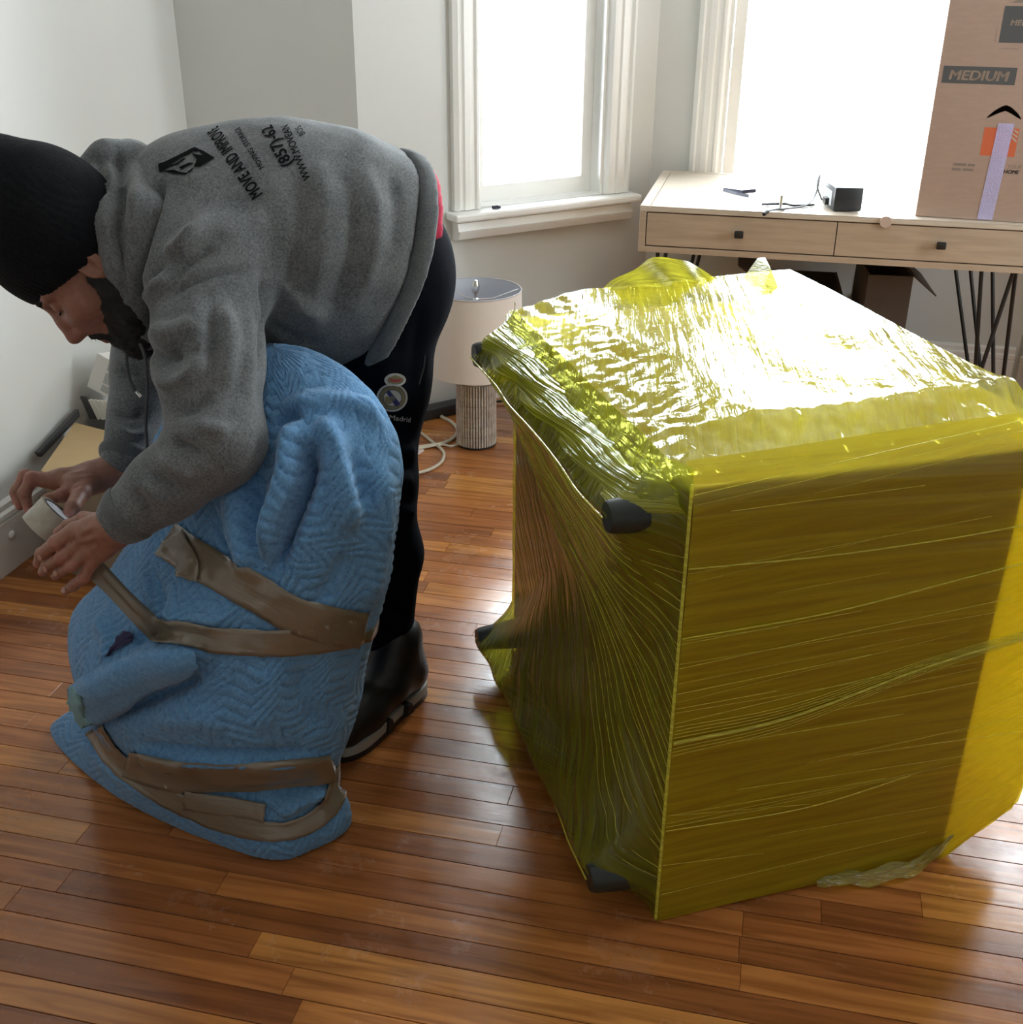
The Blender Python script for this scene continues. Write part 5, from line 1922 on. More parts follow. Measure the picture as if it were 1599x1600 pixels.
# near sleeve
elL, wrL = A3(338, 690, 1.545), A3(186, 815, 1.475)
midL = A3(325, 560, 1.635)
tor.chain([shL, midL, elL], [0.097, 0.086, 0.074], 0.03)
tor.cone(elL, elL + (wrL - elL) * 0.55, 0.072, 0.055, 0.025)
tor.cone(elL + (wrL - elL) * 0.55, elL + (wrL - elL) * 0.93, 0.055, 0.0455, 0.02)
# far sleeve
elR, wrR = A3(228, 585, 1.96), A3(190, 735, 1.80)
tor.chain([shR, elR], [0.095, 0.068], 0.03)
tor.cone(elR, elR + (wrR - elR) * 0.9, 0.066, 0.046, 0.02)
# hem plane: three seam points
h0, h1, h2 = A3(628, 235, 2.08), A3(662, 362, 1.90), A3(552, 552, 1.93)
hn = np.cross(h1 - h0, h2 - h0); hn /= np.linalg.norm(hn)
if hn @ np.array([1.0, 0, 0]) < 0:
    hn = -hn
hem_p = (h0 + h1 + h2) / 3
tw = Vol(LO, HI, VH)
tw.chain([c0, c1], [0.186, 0.200], 0.05)
tw.ell(A3(500, 455, 1.96), (0.15, 0.15, 0.13), 0.06)
tw.cone(A3(640, 420, 2.05), c0, 0.150, 0.178, 0.04)
tw.cone(c0, c0 + hn * 0.14, 0.188, 0.165, 0.02)
tw.cone(A3(560, 480, 1.96), A3(560, 480, 1.96) + hn * 0.08, 0.125, 0.11, 0.04)
torso_only = tw.d
field_all = tor.d.copy()
hood_v = Vol(LO, HI, VH)
hood_v.d = field_all
hood_v.half(hem_p, hn, 0.012)
# sleeves end at the cuffs
V, F = hood_v.mesh(2)
SWF = [
    # shoulder seam puckers and sleeve folds
    ([(262, 470), (300, 445), (350, 428), (408, 424)], -0.007, 0.006),
    ([(408, 424), (412, 480), (408, 540), (402, 600)], -0.010, 0.010),
    ([(232, 545), (258, 560), (290, 552)], -0.016, 0.012),
    ([(236, 520), (275, 520), (310, 500)], 0.012, 0.014),
    ([(240, 590), (275, 600), (310, 575), (320, 550)], 0.014, 0.014),
    ([(262, 640), (300, 640), (335, 610)], -0.010, 0.012),
    ([(350, 470), (358, 540), (345, 620)], 0.010, 0.016),
    ([(300, 460), (312, 510), (305, 560)], 0.009, 0.014),
    ([(385, 470), (388, 560), (380, 640)], 0.007, 0.014),
    ([(330, 480), (332, 540), (322, 590)], -0.008, 0.010),
    # elbow crook creases
    ([(262, 690), (290, 700), (320, 720)], -0.014, 0.010),
    ([(248, 712), (280, 728), (305, 748)], 0.010, 0.010),
    ([(235, 735), (262, 755), (285, 770)], -0.009, 0.008),
    ([(222, 752), (245, 772), (262, 792)], 0.007, 0.008),
    ([(205, 765), (228, 790), (240, 815)], -0.006, 0.007),
    ([(300, 660), (330, 672), (360, 668)], 0.008, 0.012),
    # body drape
    ([(455, 250), (470, 330), (462, 420), (440, 500)], -0.005, 0.016),
    ([(495, 240), (508, 330), (500, 420), (480, 510)], 0.006, 0.018),
    ([(535, 245), (548, 330), (545, 410), (520, 500)], -0.006, 0.014),
    ([(572, 250), (588, 330), (585, 400), (560, 480)], 0.006, 0.016),
    ([(608, 260), (622, 330), (612, 400)], -0.005, 0.012),
    ([(440, 430), (470, 480), (520, 500)], 0.010, 0.018),
    ([(420, 500), (460, 530), (510, 540)], -0.008, 0.014),
    ([(340, 380), (380, 350), (420, 340)], 0.006, 0.018),
    ([(255, 400), (280, 380), (310, 350)], 0.010, 0.012),
    ([(235, 440), (262, 415), (290, 395)], -0.010, 0.010),
    ([(228, 470), (250, 450), (278, 430)], 0.009, 0.010),
    ([(254, 270), (243, 320), (229, 390), (219, 450)], -0.016, 0.009),
    ([(330, 330), (300, 370), (262, 420), (240, 470)], 0.009, 0.010),
    ([(345, 380), (300, 410), (262, 450)], -0.009, 0.009),
    # far sleeve
    ([(180, 640), (205, 650), (235, 640)], -0.008, 0.008),
    ([(178, 665), (205, 680), (240, 672)], 0.007, 0.008),
    ([(185, 575), (205, 585), (225, 580)], -0.008, 0.007),
]
V = ridges(V, F, [(a_, b_ * 1.5, c_) for (a_, b_, c_) in SWF])
V = V + vnormals(V, F) * (0.0035 * noise_np(V, 22, 11) + 0.0012 * noise_np(V, 60, 12))[:, None]
hoodie = np_obj('sweatshirt', V, F, M['hoodie'], person)
HOOD_TREE = bvh_of(V, F)
print('sweatshirt', len(F))


# rib waistband and the red shirt tail below it
def slab_part(name, field, shrink, p0, p1, n, mat_, parent, sm=2, zmin=None):
    w = Vol(LO, HI, VH)
    w.d = field + shrink
    w.half(p1, n, 0.008)
    w.half(p0, -n, 0.008)
    if zmin is not None:
        w.half((0, 0, zmin), (0, 0, -1.0), 0.008)
    V_, F_ = w.mesh(sm)
    return np_obj(name, V_, F_, mat_, parent)


slab_part('waistband', torso_only, -0.004, hem_p - hn * 0.003, hem_p + hn * 0.032, hn, M['rib'], hoodie)
slab_part('undershirt', torso_only, 0.010, hem_p + hn * 0.015, hem_p + hn * 0.050, hn, M['red_shirt'], person, zmin=1.015)


def cuff(a, b, r0, r1, name='cuff'):
    a, b = Vector(a), Vector(b)
    pts = [a.lerp(b, k / 6) for k in range(7)]
    rs = [r0, r0 * 1.03, r0 * 1.02, r0 * 0.99, (r0 + r1) / 2, r1, r1 * 0.93]
    mb = MB().tube(pts, rs, 40)
    o = mb.build(name, M['rib'], hoodie, True)
    return o


dL = (wrL - elL) / np.linalg.norm(wrL - elL)
cuff(elL + (wrL - elL) * 0.86, wrL + dL * 0.004, 0.0495, 0.0435)
dR = (wrR - elR) / np.linalg.norm(wrR - elR)
cuff(elR + (wrR - elR) * 0.80, wrR - dR * 0.012, 0.050, 0.043)

# ------------------------------------------------------------------ hood lying bunched round the neck
hv = Vol((-1.46, 1.52, 0.72), (-0.95, 2.12, 1.26), 0.006)
near = [A3(150, 300, 1.78), A3(178, 350, 1.70), A3(196, 415, 1.675), A3(208, 475, 1.68), A3(228, 528, 1.70)]
back = [A3(150, 300, 1.79), A3(175, 265, 1.82), A3(205, 262, 1.88)]
far = [A3(205, 262, 1.88), A3(190, 300, 2.00), A3(190, 400, 2.04), A3(205, 490, 1.96), A3(222, 530, 1.84), A3(228, 528, 1.70)]
hv.chain(near, [0.046, 0.042, 0.034, 0.028, 0.017], 0.008)
hv.chain(back, [0.046, 0.048, 0.046], 0.012)
hv.chain(far, [0.046, 0.050, 0.046, 0.036, 0.026, 0.017], 0.02)
# second outer layer draped on the shoulders
hv.chain([A3(222, 268, 1.83), A3(226, 330, 1.715), A3(216, 395, 1.685), A3(212, 455, 1.680), A3(226, 512, 1.69)], [0.036, 0.034, 0.026, 0.018, 0.011], 0.005)
hv.chain([A3(205, 252, 1.83), A3(170, 250, 1.80), A3(130, 278, 1.78), A3(102, 290, 1.77)], [0.036, 0.034, 0.026, 0.018], 0.008)
hv.cone(A3(160, 285, 1.80), A3(198, 300, 1.80), 0.044, 0.050, 0.01)
hv.cone(A3(160, 292, 1.755), A3(186, 306, 1.735), 0.034, 0.034, 0.015)
hv.cone(A3(185, 330, 1.76), A3(205, 400, 1.74), 0.050, 0.040, 0.01)
hv.cone(A3(185, 246, 1.84), A3(222, 268, 1.84), 0.028, 0.038, 0.015)
V, F = hv.mesh(2)
V = ridges(V, F, [
    ([(184, 232), (190, 300), (188, 380), (198, 460)], -0.022, 0.0065),
    ([(150, 248), (166, 282), (156, 318)], -0.014, 0.006),
    ([(108, 292), (138, 300), (152, 330)], -0.010, 0.006),
    ([(172, 345), (182, 390), (184, 430)], -0.010, 0.005),
    ([(170, 245), (168, 290), (160, 330)], 0.010, 0.010),
    ([(215, 245), (212, 310), (205, 380)], 0.009, 0.012),
    ([(130, 272), (150, 280), (165, 270)], -0.010, 0.007),
    ([(160, 330), (172, 380), (178, 430)], 0.007, 0.007),
    ([(120, 300), (140, 305), (155, 320)], 0.007, 0.007),
])
V = V + vnormals(V, F) * (0.003 * noise_np(V, 40, 15))[:, None]
np_obj('hood', V, F, M['hoodie'], hoodie)
# drawstrings
M['string'] = mat('grey_drawstring', (0.085, 0.09, 0.10), 0.8, bump=0.3, bscale=900)


def strand3(name, pts, r, m_, parent, n=8):
    return MB().tube(spline([Vector(p) for p in pts], 8), r, n).build(name, m_, parent, True)


ds1 = strand3('drawstring', [A3(216, 530, 1.68), A3(227, 560, 1.66), A3(230, 610, 1.66), A3(228, 660, 1.66), A3(230, 705, 1.66)], 0.0030, M['string'], hoodie)
MB().tube([Vector(A3(230, 703, 1.66)), Vector(A3(231, 712, 1.66))], 0.006, 8).build('knot', M['string'], ds1, True)
ds2 = strand3('drawstring', [A3(200, 528, 1.70), A3(198, 560, 1.70), A3(202, 590, 1.70), A3(212, 612, 1.70)], 0.0030, M['string'], hoodie)
MB().tube([Vector(A3(212, 611, 1.70)), Vector(A3(220, 620, 1.70))], 0.0026, 8).build('aglet', M['chrome'], ds2, True)

# ------------------------------------------------------------------ lettering on the back
M['print'] = mat('black_screen_print', (0.006, 0.0065, 0.007), 0.85, spec=0.1)


def print_line(s, p0, p1, h, ease=1.0, xs=1.0, bold=0.0, parent=None, tree=None, m_=None, lift=0.0022, italic=0.0, name='print_text'):
    """text printed on the cloth: base line from p0 to p1, letters h tall"""
    vs, fs = text_mesh(s, 1.0, bold=bold, shear=italic)
    x0, x1 = min(v[0] for v in vs), max(v[0] for v in vs)
    hh = max(v[1] for v in vs)
    d = Vector((p1[0] - p0[0], p1[1] - p0[1]))
    up = Vector((d.y, -d.x)).normalized()
    P = []
    for (a, b) in vs:
        t = (a - x0) / (x1 - x0)
        t = 1 - (1 - t) ** ease
        sc = 1.0
        q = Vector(p0) + d * t + up * (b / hh * h * sc)
        hit = cast(tree, q.x, q.y)
        if hit[0] is None:
            P.append(None)
        else:
            n = hit[1] if hit[1].dot(ray(q.x, q.y)) < 0 else -hit[1]
            P.append(hit[0] + n * lift)
    ok = [f for f in fs if all(P[i] is not None for i in f)]
    used = sorted({i for f in ok for i in f})
    mp = {i: k for k, i in enumerate(used)}
    if not ok:
        return None
    return mesh_obj(name, [P[i] for i in used], [tuple(mp[i] for i in f) for f in ok], m_ or M['print'], parent)


def print_poly(poly, tree, m_, parent, lift=0.002, name='print_shape', n=4):
    from mathutils.geometry import tessellate_polygon
    pts = []
    for i in range(len(poly)):
        a, b = poly[i], poly[(i + 1) % len(poly)]
        for k in range(n):
            pts.append(Vector((a[0] + (b[0] - a[0]) * k / n, a[1] + (b[1] - a[1]) * k / n, 0)))
    tr = tessellate_polygon([pts])
    P = []
    for p in pts:
        h = cast(tree, p.x, p.y)
        if h[0] is None:
            return None
        nrm = h[1] if h[1].dot(ray(p.x, p.y)) < 0 else -h[1]
        P.append(h[0] + nrm * lift)
    return mesh_obj(name, P, [tuple(t) for t in tr], m_, parent)


T = HOOD_TREE
print_line('MOVE AND IMPROVE', (411, 303), (340, 198), 20, 1.25, bold=0.03, parent=hoodie, tree=T)
print_line('MOVING  STORAGE', (413, 262), (374, 200), 8.5, 1.15, bold=0.02, parent=hoodie, tree=T)
print_line('(857)-62', (458, 256), (424, 196), 19, 1.15, bold=0.03, parent=hoodie, tree=T)
print_line('WWW.MOVEAN', (486, 280), (450, 196), 12, 1.15, bold=0.02, parent=hoodie, tree=T)
print_line('BOS', (477, 210), (469, 197), 10, 1.0, bold=0.01, parent=hoodie, tree=T)
# emblem: dark slab with two pale hands
print_poly([(304, 231), (320, 238), (336, 248), (312, 262), (303, 262), (308, 250), (300, 241), (318, 244), (312, 238), (302, 238), (290, 246)], T, M['print'], hoodie)
print_poly([(248, 257), (258, 254), (304, 231), (302, 238), (285, 247), (264, 260), (256, 268), (250, 270)], T, M['print'], hoodie)
print_poly([(256, 268), (272, 266), (282, 270), (292, 271), (303, 262), (300, 268), (290, 274), (276, 273), (262, 270)], T, M['print'], hoodie)
print_poly([(258, 262), (276, 256), (288, 248), (291, 249), (279, 258), (260, 264)], T, M['print'], hoodie)
print_poly([(280, 262), (296, 255), (304, 256), (296, 259), (284, 266)], T, M['print'], hoodie)

# ------------------------------------------------------------------ trousers
pv = Vol((-1.12, 1.72, 0.06), (-0.44, 2.44, 1.10), 0.0075)
hipL, hipR = A3(600, 432, 2.02), A3(574, 432, 2.15)
kneeL, ankL = A3(588, 752, 1.93), A3(604, 985, 1.945)
kneeR, ankR = np.array([-0.83, 2.09, 0.52]), np.array([-0.84, 2.20, 0.12])
pv.cone(A3(592, 400, 2.07), A3(602, 430, 2.05), 0.118, 0.116, 0.05)
pv.cone(hipL, hipR, 0.118, 0.118, 0.05)
pv.cone(A3(597, 388, 2.08), A3(597, 460, 2.06), 0.12, 0.116, 0.05)
pv.chain([hipL, A3(588, 590, 1.975), kneeL], [0.113, 0.098, 0.076], 0.05)
pv.chain([kneeL, A3(604, 860, 1.95), ankL], [0.076, 0.070, 0.056], 0.03)
pv.chain([hipR, (hipR + kneeR) / 2, kneeR, (kneeR + ankR) / 2, ankR], [0.118, 0.105, 0.080, 0.068, 0.055], 0.05)
pv.half(hem_p + hn * 0.075 + np.array([0, 0, 0.0]), -hn, 0.01) if False else None
V, F = pv.mesh(2)
V = ridges(V, F, [
    ([(600, 690), (630, 705), (655, 700)], 0.012, 0.012), ([(600, 712), (630, 728), (648, 722)], -0.014, 0.010),
    ([(605, 738), (628, 752), (645, 748)], 0.012, 0.010), ([(608, 762), (630, 775), (645, 770)], -0.012, 0.010),
    ([(612, 790), (635, 800), (655, 798)], 0.010, 0.012), ([(600, 950), (625, 962), (650, 958)], -0.007, 0.008),
    ([(598, 975), (622, 985), (648, 980)], 0.006, 0.007),
    ([(585, 520), (600, 560), (590, 610)], 0.008, 0.02), ([(655, 480), (648, 560), (640, 620)], -0.007, 0.016),
    ([(668, 555), (660, 590), (655, 615)], -0.006, 0.004),
])
V = V + vnormals(V, F) * (0.003 * noise_np(V, 24, 21))[:, None]
trousers = np_obj('trousers', V, F, M['pants'], person)
PT = bvh_of(V, F)
# crest on the thigh: outlined roundel with crown, ring, diagonal band, and the wordmark
M['crest_w'] = mat('crest_white', (0.42, 0.42, 0.40), 0.7)
M['crest_g'] = mat('crest_grey', (0.115, 0.112, 0.10), 0.7)
M['crest_gold'] = mat('crest_gold', (0.20, 0.17, 0.085), 0.6)
M['crest_red'] = mat('crest_red', (0.30, 0.03, 0.04), 0.6)
M['crest_blue'] = mat('crest_blue', (0.018, 0.018, 0.10), 0.6)


def circ(cx, cy, rx, ry, n=28, a0=0, a1=2 * math.pi):
    return [(cx + rx * math.cos(a0 + (a1 - a0) * k / n), cy + ry * math.sin(a0 + (a1 - a0) * k / n)) for k in range(n)]


cx, cy = 612.5, 621
crest = print_poly(circ(cx, cy, 24, 22), PT, M['crest_w'], trousers, 0.0015, 'crest', 1)
print_poly(circ(617, 593.5, 16.5, 10.5), PT, M['crest_w'], trousers, 0.0016, 'crest', 1)
print_poly(circ(cx, cy, 20.5, 18.8), PT, M['crest_g'], trousers, 0.0022, 'crest_ring', 1)
print_poly(circ(cx, cy, 18.5, 17.0), PT, M['crest_gold'], trousers, 0.0027, 'crest_ring', 1)
print_poly(circ(cx, cy, 15.0, 13.8), PT, M['crest_g'], trousers, 0.0032, 'crest_ring', 1)
print_poly(circ(cx, cy, 13.0, 12.0), PT, M['crest_w'], trousers, 0.0037, 'crest_ring', 1)
print_poly([(603, 612), (608, 609), (624, 629), (621, 634), (616, 632)], PT, M['crest_blue'], trousers, 0.0042, 'crest_band', 1)
print_poly([(600, 620), (606, 618), (612, 628), (608, 631), (602, 628)], PT, M['crest_gold'], trousers, 0.0041, 'crest_band', 1)
print_poly(circ(612, 621.5, 4.2, 4.0, 16), PT, M['crest_g'], trousers, 0.0047, 'crest_ring', 1)
print_poly([(605.5, 596), (606, 590), (611, 588), (617, 585.5), (623, 588), (628, 591), (629, 597), (617, 600)], PT, M['crest_gold'], trousers, 0.0024, 'crest_crown', 1)
print_poly([(608, 594), (609, 591), (617, 593), (625, 591.5), (626, 595), (617, 597)], PT, M['crest_red'], trousers, 0.0030, 'crest_crown', 1)
print_line('Real Madrid', (579, 651), (640, 659), 7.5, 1.15, parent=trousers, tree=PT, m_=M['crest_w'], name='wordmark')
wl_ = [Vector(cast(PT, x, y)[0]) - ray(x, y).normalized() * 0.002 for (x, y) in ((664, 556), (662, 575), (655, 600))]
MB().tube(wl_, 0.0016, 6).build('pocket_zip', mat('dark_zip', (0.04, 0.04, 0.05), 0.4), trousers, True)

# ------------------------------------------------------------------ shoes
def shoe(heel, toe, name, parent):
    heel, toe = np.array(heel), np.array(toe)
    d = (toe - heel); L_ = np.linalg.norm(d); d /= L_
    s = np.array([-d[1], d[0], 0])
    zz = np.array([0, 0, 1.0])
    P = lambda a, b, c: heel + d * a * L_ + s * b + zz * c
    v = Vol(np.minimum(heel, toe) - 0.11, np.maximum(heel, toe) + np.array([0.11, 0.11, 0.24]), 0.005)
    v.chain([P(0.14, 0, 0.07), P(0.40, 0, 0.075), P(0.66, 0.002, 0.060), P(0.86, 0.006, 0.050)], [0.043, 0.047, 0.050, 0.044], 0.03)
    v.chain([P(0.16, 0, 0.07), P(0.20, 0, 0.165)], [0.046, 0.050], 0.03)
    v.cone(P(0.36, 0, 0.09), P(0.26, 0, 0.165), 0.046, 0.042, 0.03)
    v.half(P(0, 0, 0.030), -zz, 0.004)
    V_, F_ = v.mesh(2)
    root = np_obj(name, V_, F_, M['shoe'], parent)
    # midsole in scalloped white blocks over a dark outsole
    out = []
    for (a, w) in ((0.02, 0.030), (0.0, 0.0), (0.02, -0.030), (0.15, -0.044), (0.40, -0.046), (0.62, -0.054), (0.82, -0.050), (0.95, -0.030), (1.0, 0.0), (0.97, 0.034), (0.84, 0.054), (0.64, 0.054), (0.40, 0.046), (0.15, 0.044)):
        out.append(P(a, w, 0.0))
    ol = spline([Vector(p) for p in out], 5, True)
    MB().prism([p + Vector((0, 0, 0.001)) for p in ol], (0, 0, 0.013)).build('outsole', M['black_metal'], root)
    MB().prism([p + Vector((0, 0, 0.0145)) for p in ol], (0, 0, 0.020)).build('midsole', M['sole'], root)
    c_ = Vector(P(0.5, 0, 0))
    for (a0, a1) in ((0.30, 0.38), (0.52, 0.60)):
        q = [Vector(P(a0, 0.058, 0.012)), Vector(P(a1, 0.058, 0.012)), Vector(P(a1 - 0.02, 0.058, 0.037)), Vector(P(a0 + 0.02, 0.058, 0.037))]
        MB().prism(q, Vector(s) * -0.118).build('sole_block', M['black_metal'], root)
    # tongue pull and lace lock
    MB().tube(spline([Vector(P(0.30, 0.012, 0.150)), Vector(P(0.37, 0.015, 0.152)), Vector(P(0.40, 0.004, 0.140)), Vector(P(0.37, -0.010, 0.150)), Vector(P(0.31, -0.010, 0.152))], 5), 0.006, 8).build('lace_lock', M['lace'], root, True)
    for k in range(4):
        a = 0.46 + 0.08 * k
        zt_ = 0.130 - 0.013 * k
        MB().tube(spline([Vector(P(a, -0.030, zt_ - 0.020)), Vector(P(a + 0.01, 0, zt_ - 0.002)), Vector(P(a, 0.030, zt_ - 0.020))], 5), 0.0032, 6).build('lace', M['laceb'], root, True)
    MB().tube(spline([Vector(P(-0.005, 0.0, 0.10)), Vector(P(-0.035, 0.0, 0.135)), Vector(P(-0.01, 0.0, 0.165))], 6), 0.005, 8).build('heel_loop', M['laceb'], root, True)
    return root


M['shoe'] = mat('black_leather_mesh', (0.006, 0.006, 0.007), 0.45, bump=0.2, bscale=300)
M['sole'] = mat('white_rubber', (0.36, 0.36, 0.33), 0.6)
M['lace'] = mat('grey_lace_lock', (0.10, 0.10, 0.10), 0.6)
M['laceb'] = mat('black_lace', (0.010, 0.010, 0.014), 0.7)
shoe((-0.660, 2.010, 0), (-0.762, 1.722, 0), 'shoe', person)
shoe((-0.815, 2.26, 0), (-0.93, 1.985, 0), 'shoe', person)

# ------------------------------------------------------------------ skin: head, neck, hands and the hidden core, one mesh
VV, FF, base = [], [], 0
COLR = []


def add_skin(V_, F_, col):
    global base
    VV.append(V_); FF.append(F_ + base); COLR.append(col)
    base += len(V_)


# head frame
vdir = ray(110, 430).normalized()
hr = (RT - vdir * RT.dot(vdir)).normalized()
hu = hr.cross(vdir).normalized()
ANG = math.radians(31)
head_up = (hr * -math.cos(ANG) + hu * math.sin(ANG))
head_fw = (hr * -math.sin(ANG) - hu * math.cos(ANG))
head_lf = head_up.cross(head_fw)
TILT = math.radians(6)          # face turned a little away from the camera
head_fw, head_lf = head_fw * math.cos(TILT) - head_lf * math.sin(TILT), head_lf * math.cos(TILT) + head_fw * math.sin(TILT)
HS = 1.08
ear = Vector(A3(142, 414, 1.645))
HC = ear - head_lf * 0.074 * HS          # centre between the ears
HR = np.array([list(head_fw), list(head_lf), list(head_up)]).T     # columns: fwd, left, up


def to_world(P):
    return np.array(HC) + (P * HS) @ HR.T


hd = Vol((-0.15, -0.12, -0.21), (0.17, 0.12, 0.20), 0.0032)
hd.ell((-0.004, 0, 0.058), (0.100, 0.077, 0.104), 0.0)
hd.ell((0.045, 0, -0.020), (0.062, 0.062, 0.082), 0.03)
hd.ell((0.060, 0, -0.088), (0.034, 0.036, 0.028), 0.03)           # chin
for s in (-1, 1):
    hd.cone((0.010, s * 0.058, -0.055), (0.062, s * 0.026, -0.092), 0.020, 0.018, 0.025)   # jaw
    hd.ell((0.066, s * 0.043, -0.018), (0.022, 0.020, 0.020), 0.02)   # cheek bones
    hd.ell((0.092, s * 0.033, 0.014), (0.018, 0.016, 0.011), 0.016, op='-')   # eye sockets
    hd.ell((0.080, s * 0.032, 0.012), (0.014, 0.014, 0.012), 0.003)   # eyes with lids
    hd.cone((0.092, s * 0.010, 0.032), (0.078, s * 0.048, 0.034), 0.008, 0.007, 0.012)     # brow ridge
    # ear
    hd.ell((0.0, s * 0.076, 0.0), (0.019, 0.007, 0.031), 0.006)
    hd.ell((0.004, s * 0.082, 0.002), (0.010, 0.006, 0.018), 0.004, op='-')
    hd.cone((0.108, s * 0.010, -0.036), (0.100, s * 0.013, -0.040), 0.0095, 0.008, 0.008)   # nostril wings
hd.chain([(0.090, 0, 0.024), (0.106, 0, -0.006), (0.120, 0, -0.030)], [0.009, 0.010, 0.0125], 0.012)   # nose
hd.cone((0.098, -0.016, -0.062), (0.098, 0.016, -0.062), 0.0075, 0.0075, 0.007)   # upper lip
hd.cone((0.096, -0.013, -0.073), (0.096, 0.013, -0.073), 0.0080, 0.0080, 0.007)   # lower lip
hd.cone((0.106, -0.02, -0.0675), (0.106, 0.02, -0.0675), 0.003, 0.003, 0.002, op='-')
hd.cone((-0.03, 0, -0.04), (-0.075, 0, -0.16), 0.058, 0.062, 0.04)       # neck
V, F = hd.mesh(2)
lips = np.exp(-(((V[:, 2] + 0.068) / 0.010) ** 2 + ((V[:, 0] - 0.100) / 0.014) ** 2 + (V[:, 1] / 0.020) ** 2))
red = np.exp(-(((V[:, 2] + 0.032) / 0.02) ** 2 + ((V[:, 0] - 0.118) / 0.02) ** 2)) * 0.6 + 0.4 * np.exp(-(((V[:, 2] + 0.02) / 0.03) ** 2 + ((V[:, 0] - 0.07) / 0.03) ** 2))
skin_c = np.array([0.300, 0.140, 0.094])
col = skin_c * (1 - 0.0 * lips[:, None]) + (np.array([0.30, 0.10, 0.085]) - skin_c) * np.clip(lips, 0, 1)[:, None] + (np.array([0.40, 0.155, 0.11]) - skin_c) * np.clip(red, 0, 1)[:, None] * 0.7
add_skin(to_world(V), F, col)

# hidden core of the figure
core = Vol((-1.50, 1.40, 0.05), (-0.45, 2.40, 1.22), 0.014)
core.chain([hipL * 0.5 + hipR * 0.5, c1, c2, c3], [0.12, 0.13, 0.135, 0.11], 0.04)
core.chain([c3, nk, np.array(HC) - np.array(head_up) * 0.10], [0.10, 0.06, 0.05], 0.03)
core.chain([c3, shL, elL, wrL], [0.09, 0.055, 0.042, 0.028], 0.03)
core.chain([c3, shR, elR, wrR], [0.09, 0.055, 0.042, 0.028], 0.03)
core.chain([hipL, kneeL, ankL], [0.095, 0.058, 0.036], 0.03)
core.chain([hipR, kneeR, ankR], [0.095, 0.058, 0.036], 0.03)
core.cone(hipL, hipR, 0.10, 0.10, 0.04)
V, F = core.mesh(1)
add_skin(V, F, np.repeat(skin_c[None], len(V), 0))


def hand(chains, palm, lo, hi, h=0.0018):
    v = Vol(lo, hi, h)
    for (pts, rs) in palm:
        v.chain(pts, rs, 0.012)
    fing = np.full(v.n, 0.5, dtype=np.float32)
    for (pts, rs) in chains:
        f = Vol(lo, hi, h)
        f.chain(pts, rs, 0.004)
        for i in range(1, len(pts) - 1):
            f.ell(pts[i], (rs[i] * 1.08,) * 3, 0.004)
        fing = np.minimum(fing, f.d)
    v._mix((slice(None),) * 3, fing, 0.010, '+')
    return v.mesh(1)


# near (left) hand: back of the hand toward the camera, fingers closing on the tape strip
Yn = 1.455
palmN = [
    ([A3(192, 818, 1.475), A3(168, 824, 1.462), A3(140, 830, 1.452), A3(120, 832, 1.452)], [0.030, 0.0260, 0.0215, 0.0150]),
    ([A3(178, 836, 1.468), A3(156, 856, 1.456), A3(142, 872, 1.450)], [0.0265, 0.0210, 0.0140]),
    ([A3(152, 832, 1.458), A3(130, 852, 1.450)], [0.022, 0.0150]),
]
chainsN = [
    ([A3(116, 830, 1.447), A3(88, 848, 1.438), A3(66, 866, 1.446), A3(60, 880, 1.462)], [0.0140, 0.0122, 0.0108, 0.0088]),       # index
    ([A3(122, 850, 1.442), A3(98, 870, 1.430), A3(74, 884, 1.440), A3(66, 894, 1.456)], [0.0125, 0.0102, 0.0090, 0.0076]),       # middle
    ([A3(132, 864, 1.440), A3(112, 884, 1.428), A3(93, 893, 1.438), A3(86, 900, 1.452)], [0.0115, 0.0095, 0.0082, 0.0070]),      # ring
    ([A3(144, 878, 1.444), A3(131, 902, 1.434), A3(115, 915, 1.434), A3(102, 923, 1.440)], [0.0112, 0.0092, 0.0084, 0.0074]),    # little
    ([A3(160, 815, 1.476), A3(132, 812, 1.490), A3(108, 822, 1.500), A3(92, 832, 1.502)], [0.0160, 0.0130, 0.0112, 0.0092]),     # thumb behind
]
lo = np.min([p.min(0) for p in [np.array(c[0]) for c in chainsN + palmN]], 0) - 0.05
hi = np.max([p.max(0) for p in [np.array(c[0]) for c in chainsN + palmN]], 0) + 0.05
V, F = hand(chainsN, palmN, lo, hi)
V = ridges(V, F, [
    ([(150, 822), (125, 832)], 0.0022, 0.004), ([(150, 838), (128, 852)], 0.0022, 0.004), ([(155, 850), (135, 868)], 0.0020, 0.004),
    ([(140, 845), (122, 858)], -0.0020, 0.004), ([(146, 832), (126, 842)], -0.0018, 0.004), ([(118, 842), (108, 852)], -0.002, 0.003),
])
tips = [np.array(c[0][-1]) for c in chainsN]
kn = [np.array(c[0][1]) for c in chainsN]
r_ = np.zeros(len(V))
for t_ in tips + kn:
    r_ += np.exp(-(np.linalg.norm(V - t_, axis=1) / 0.012) ** 2)
add_skin(V, F, skin_c * 1.05 + (np.array([0.40, 0.150, 0.115]) - skin_c) * np.clip(r_, 0, 1)[:, None])
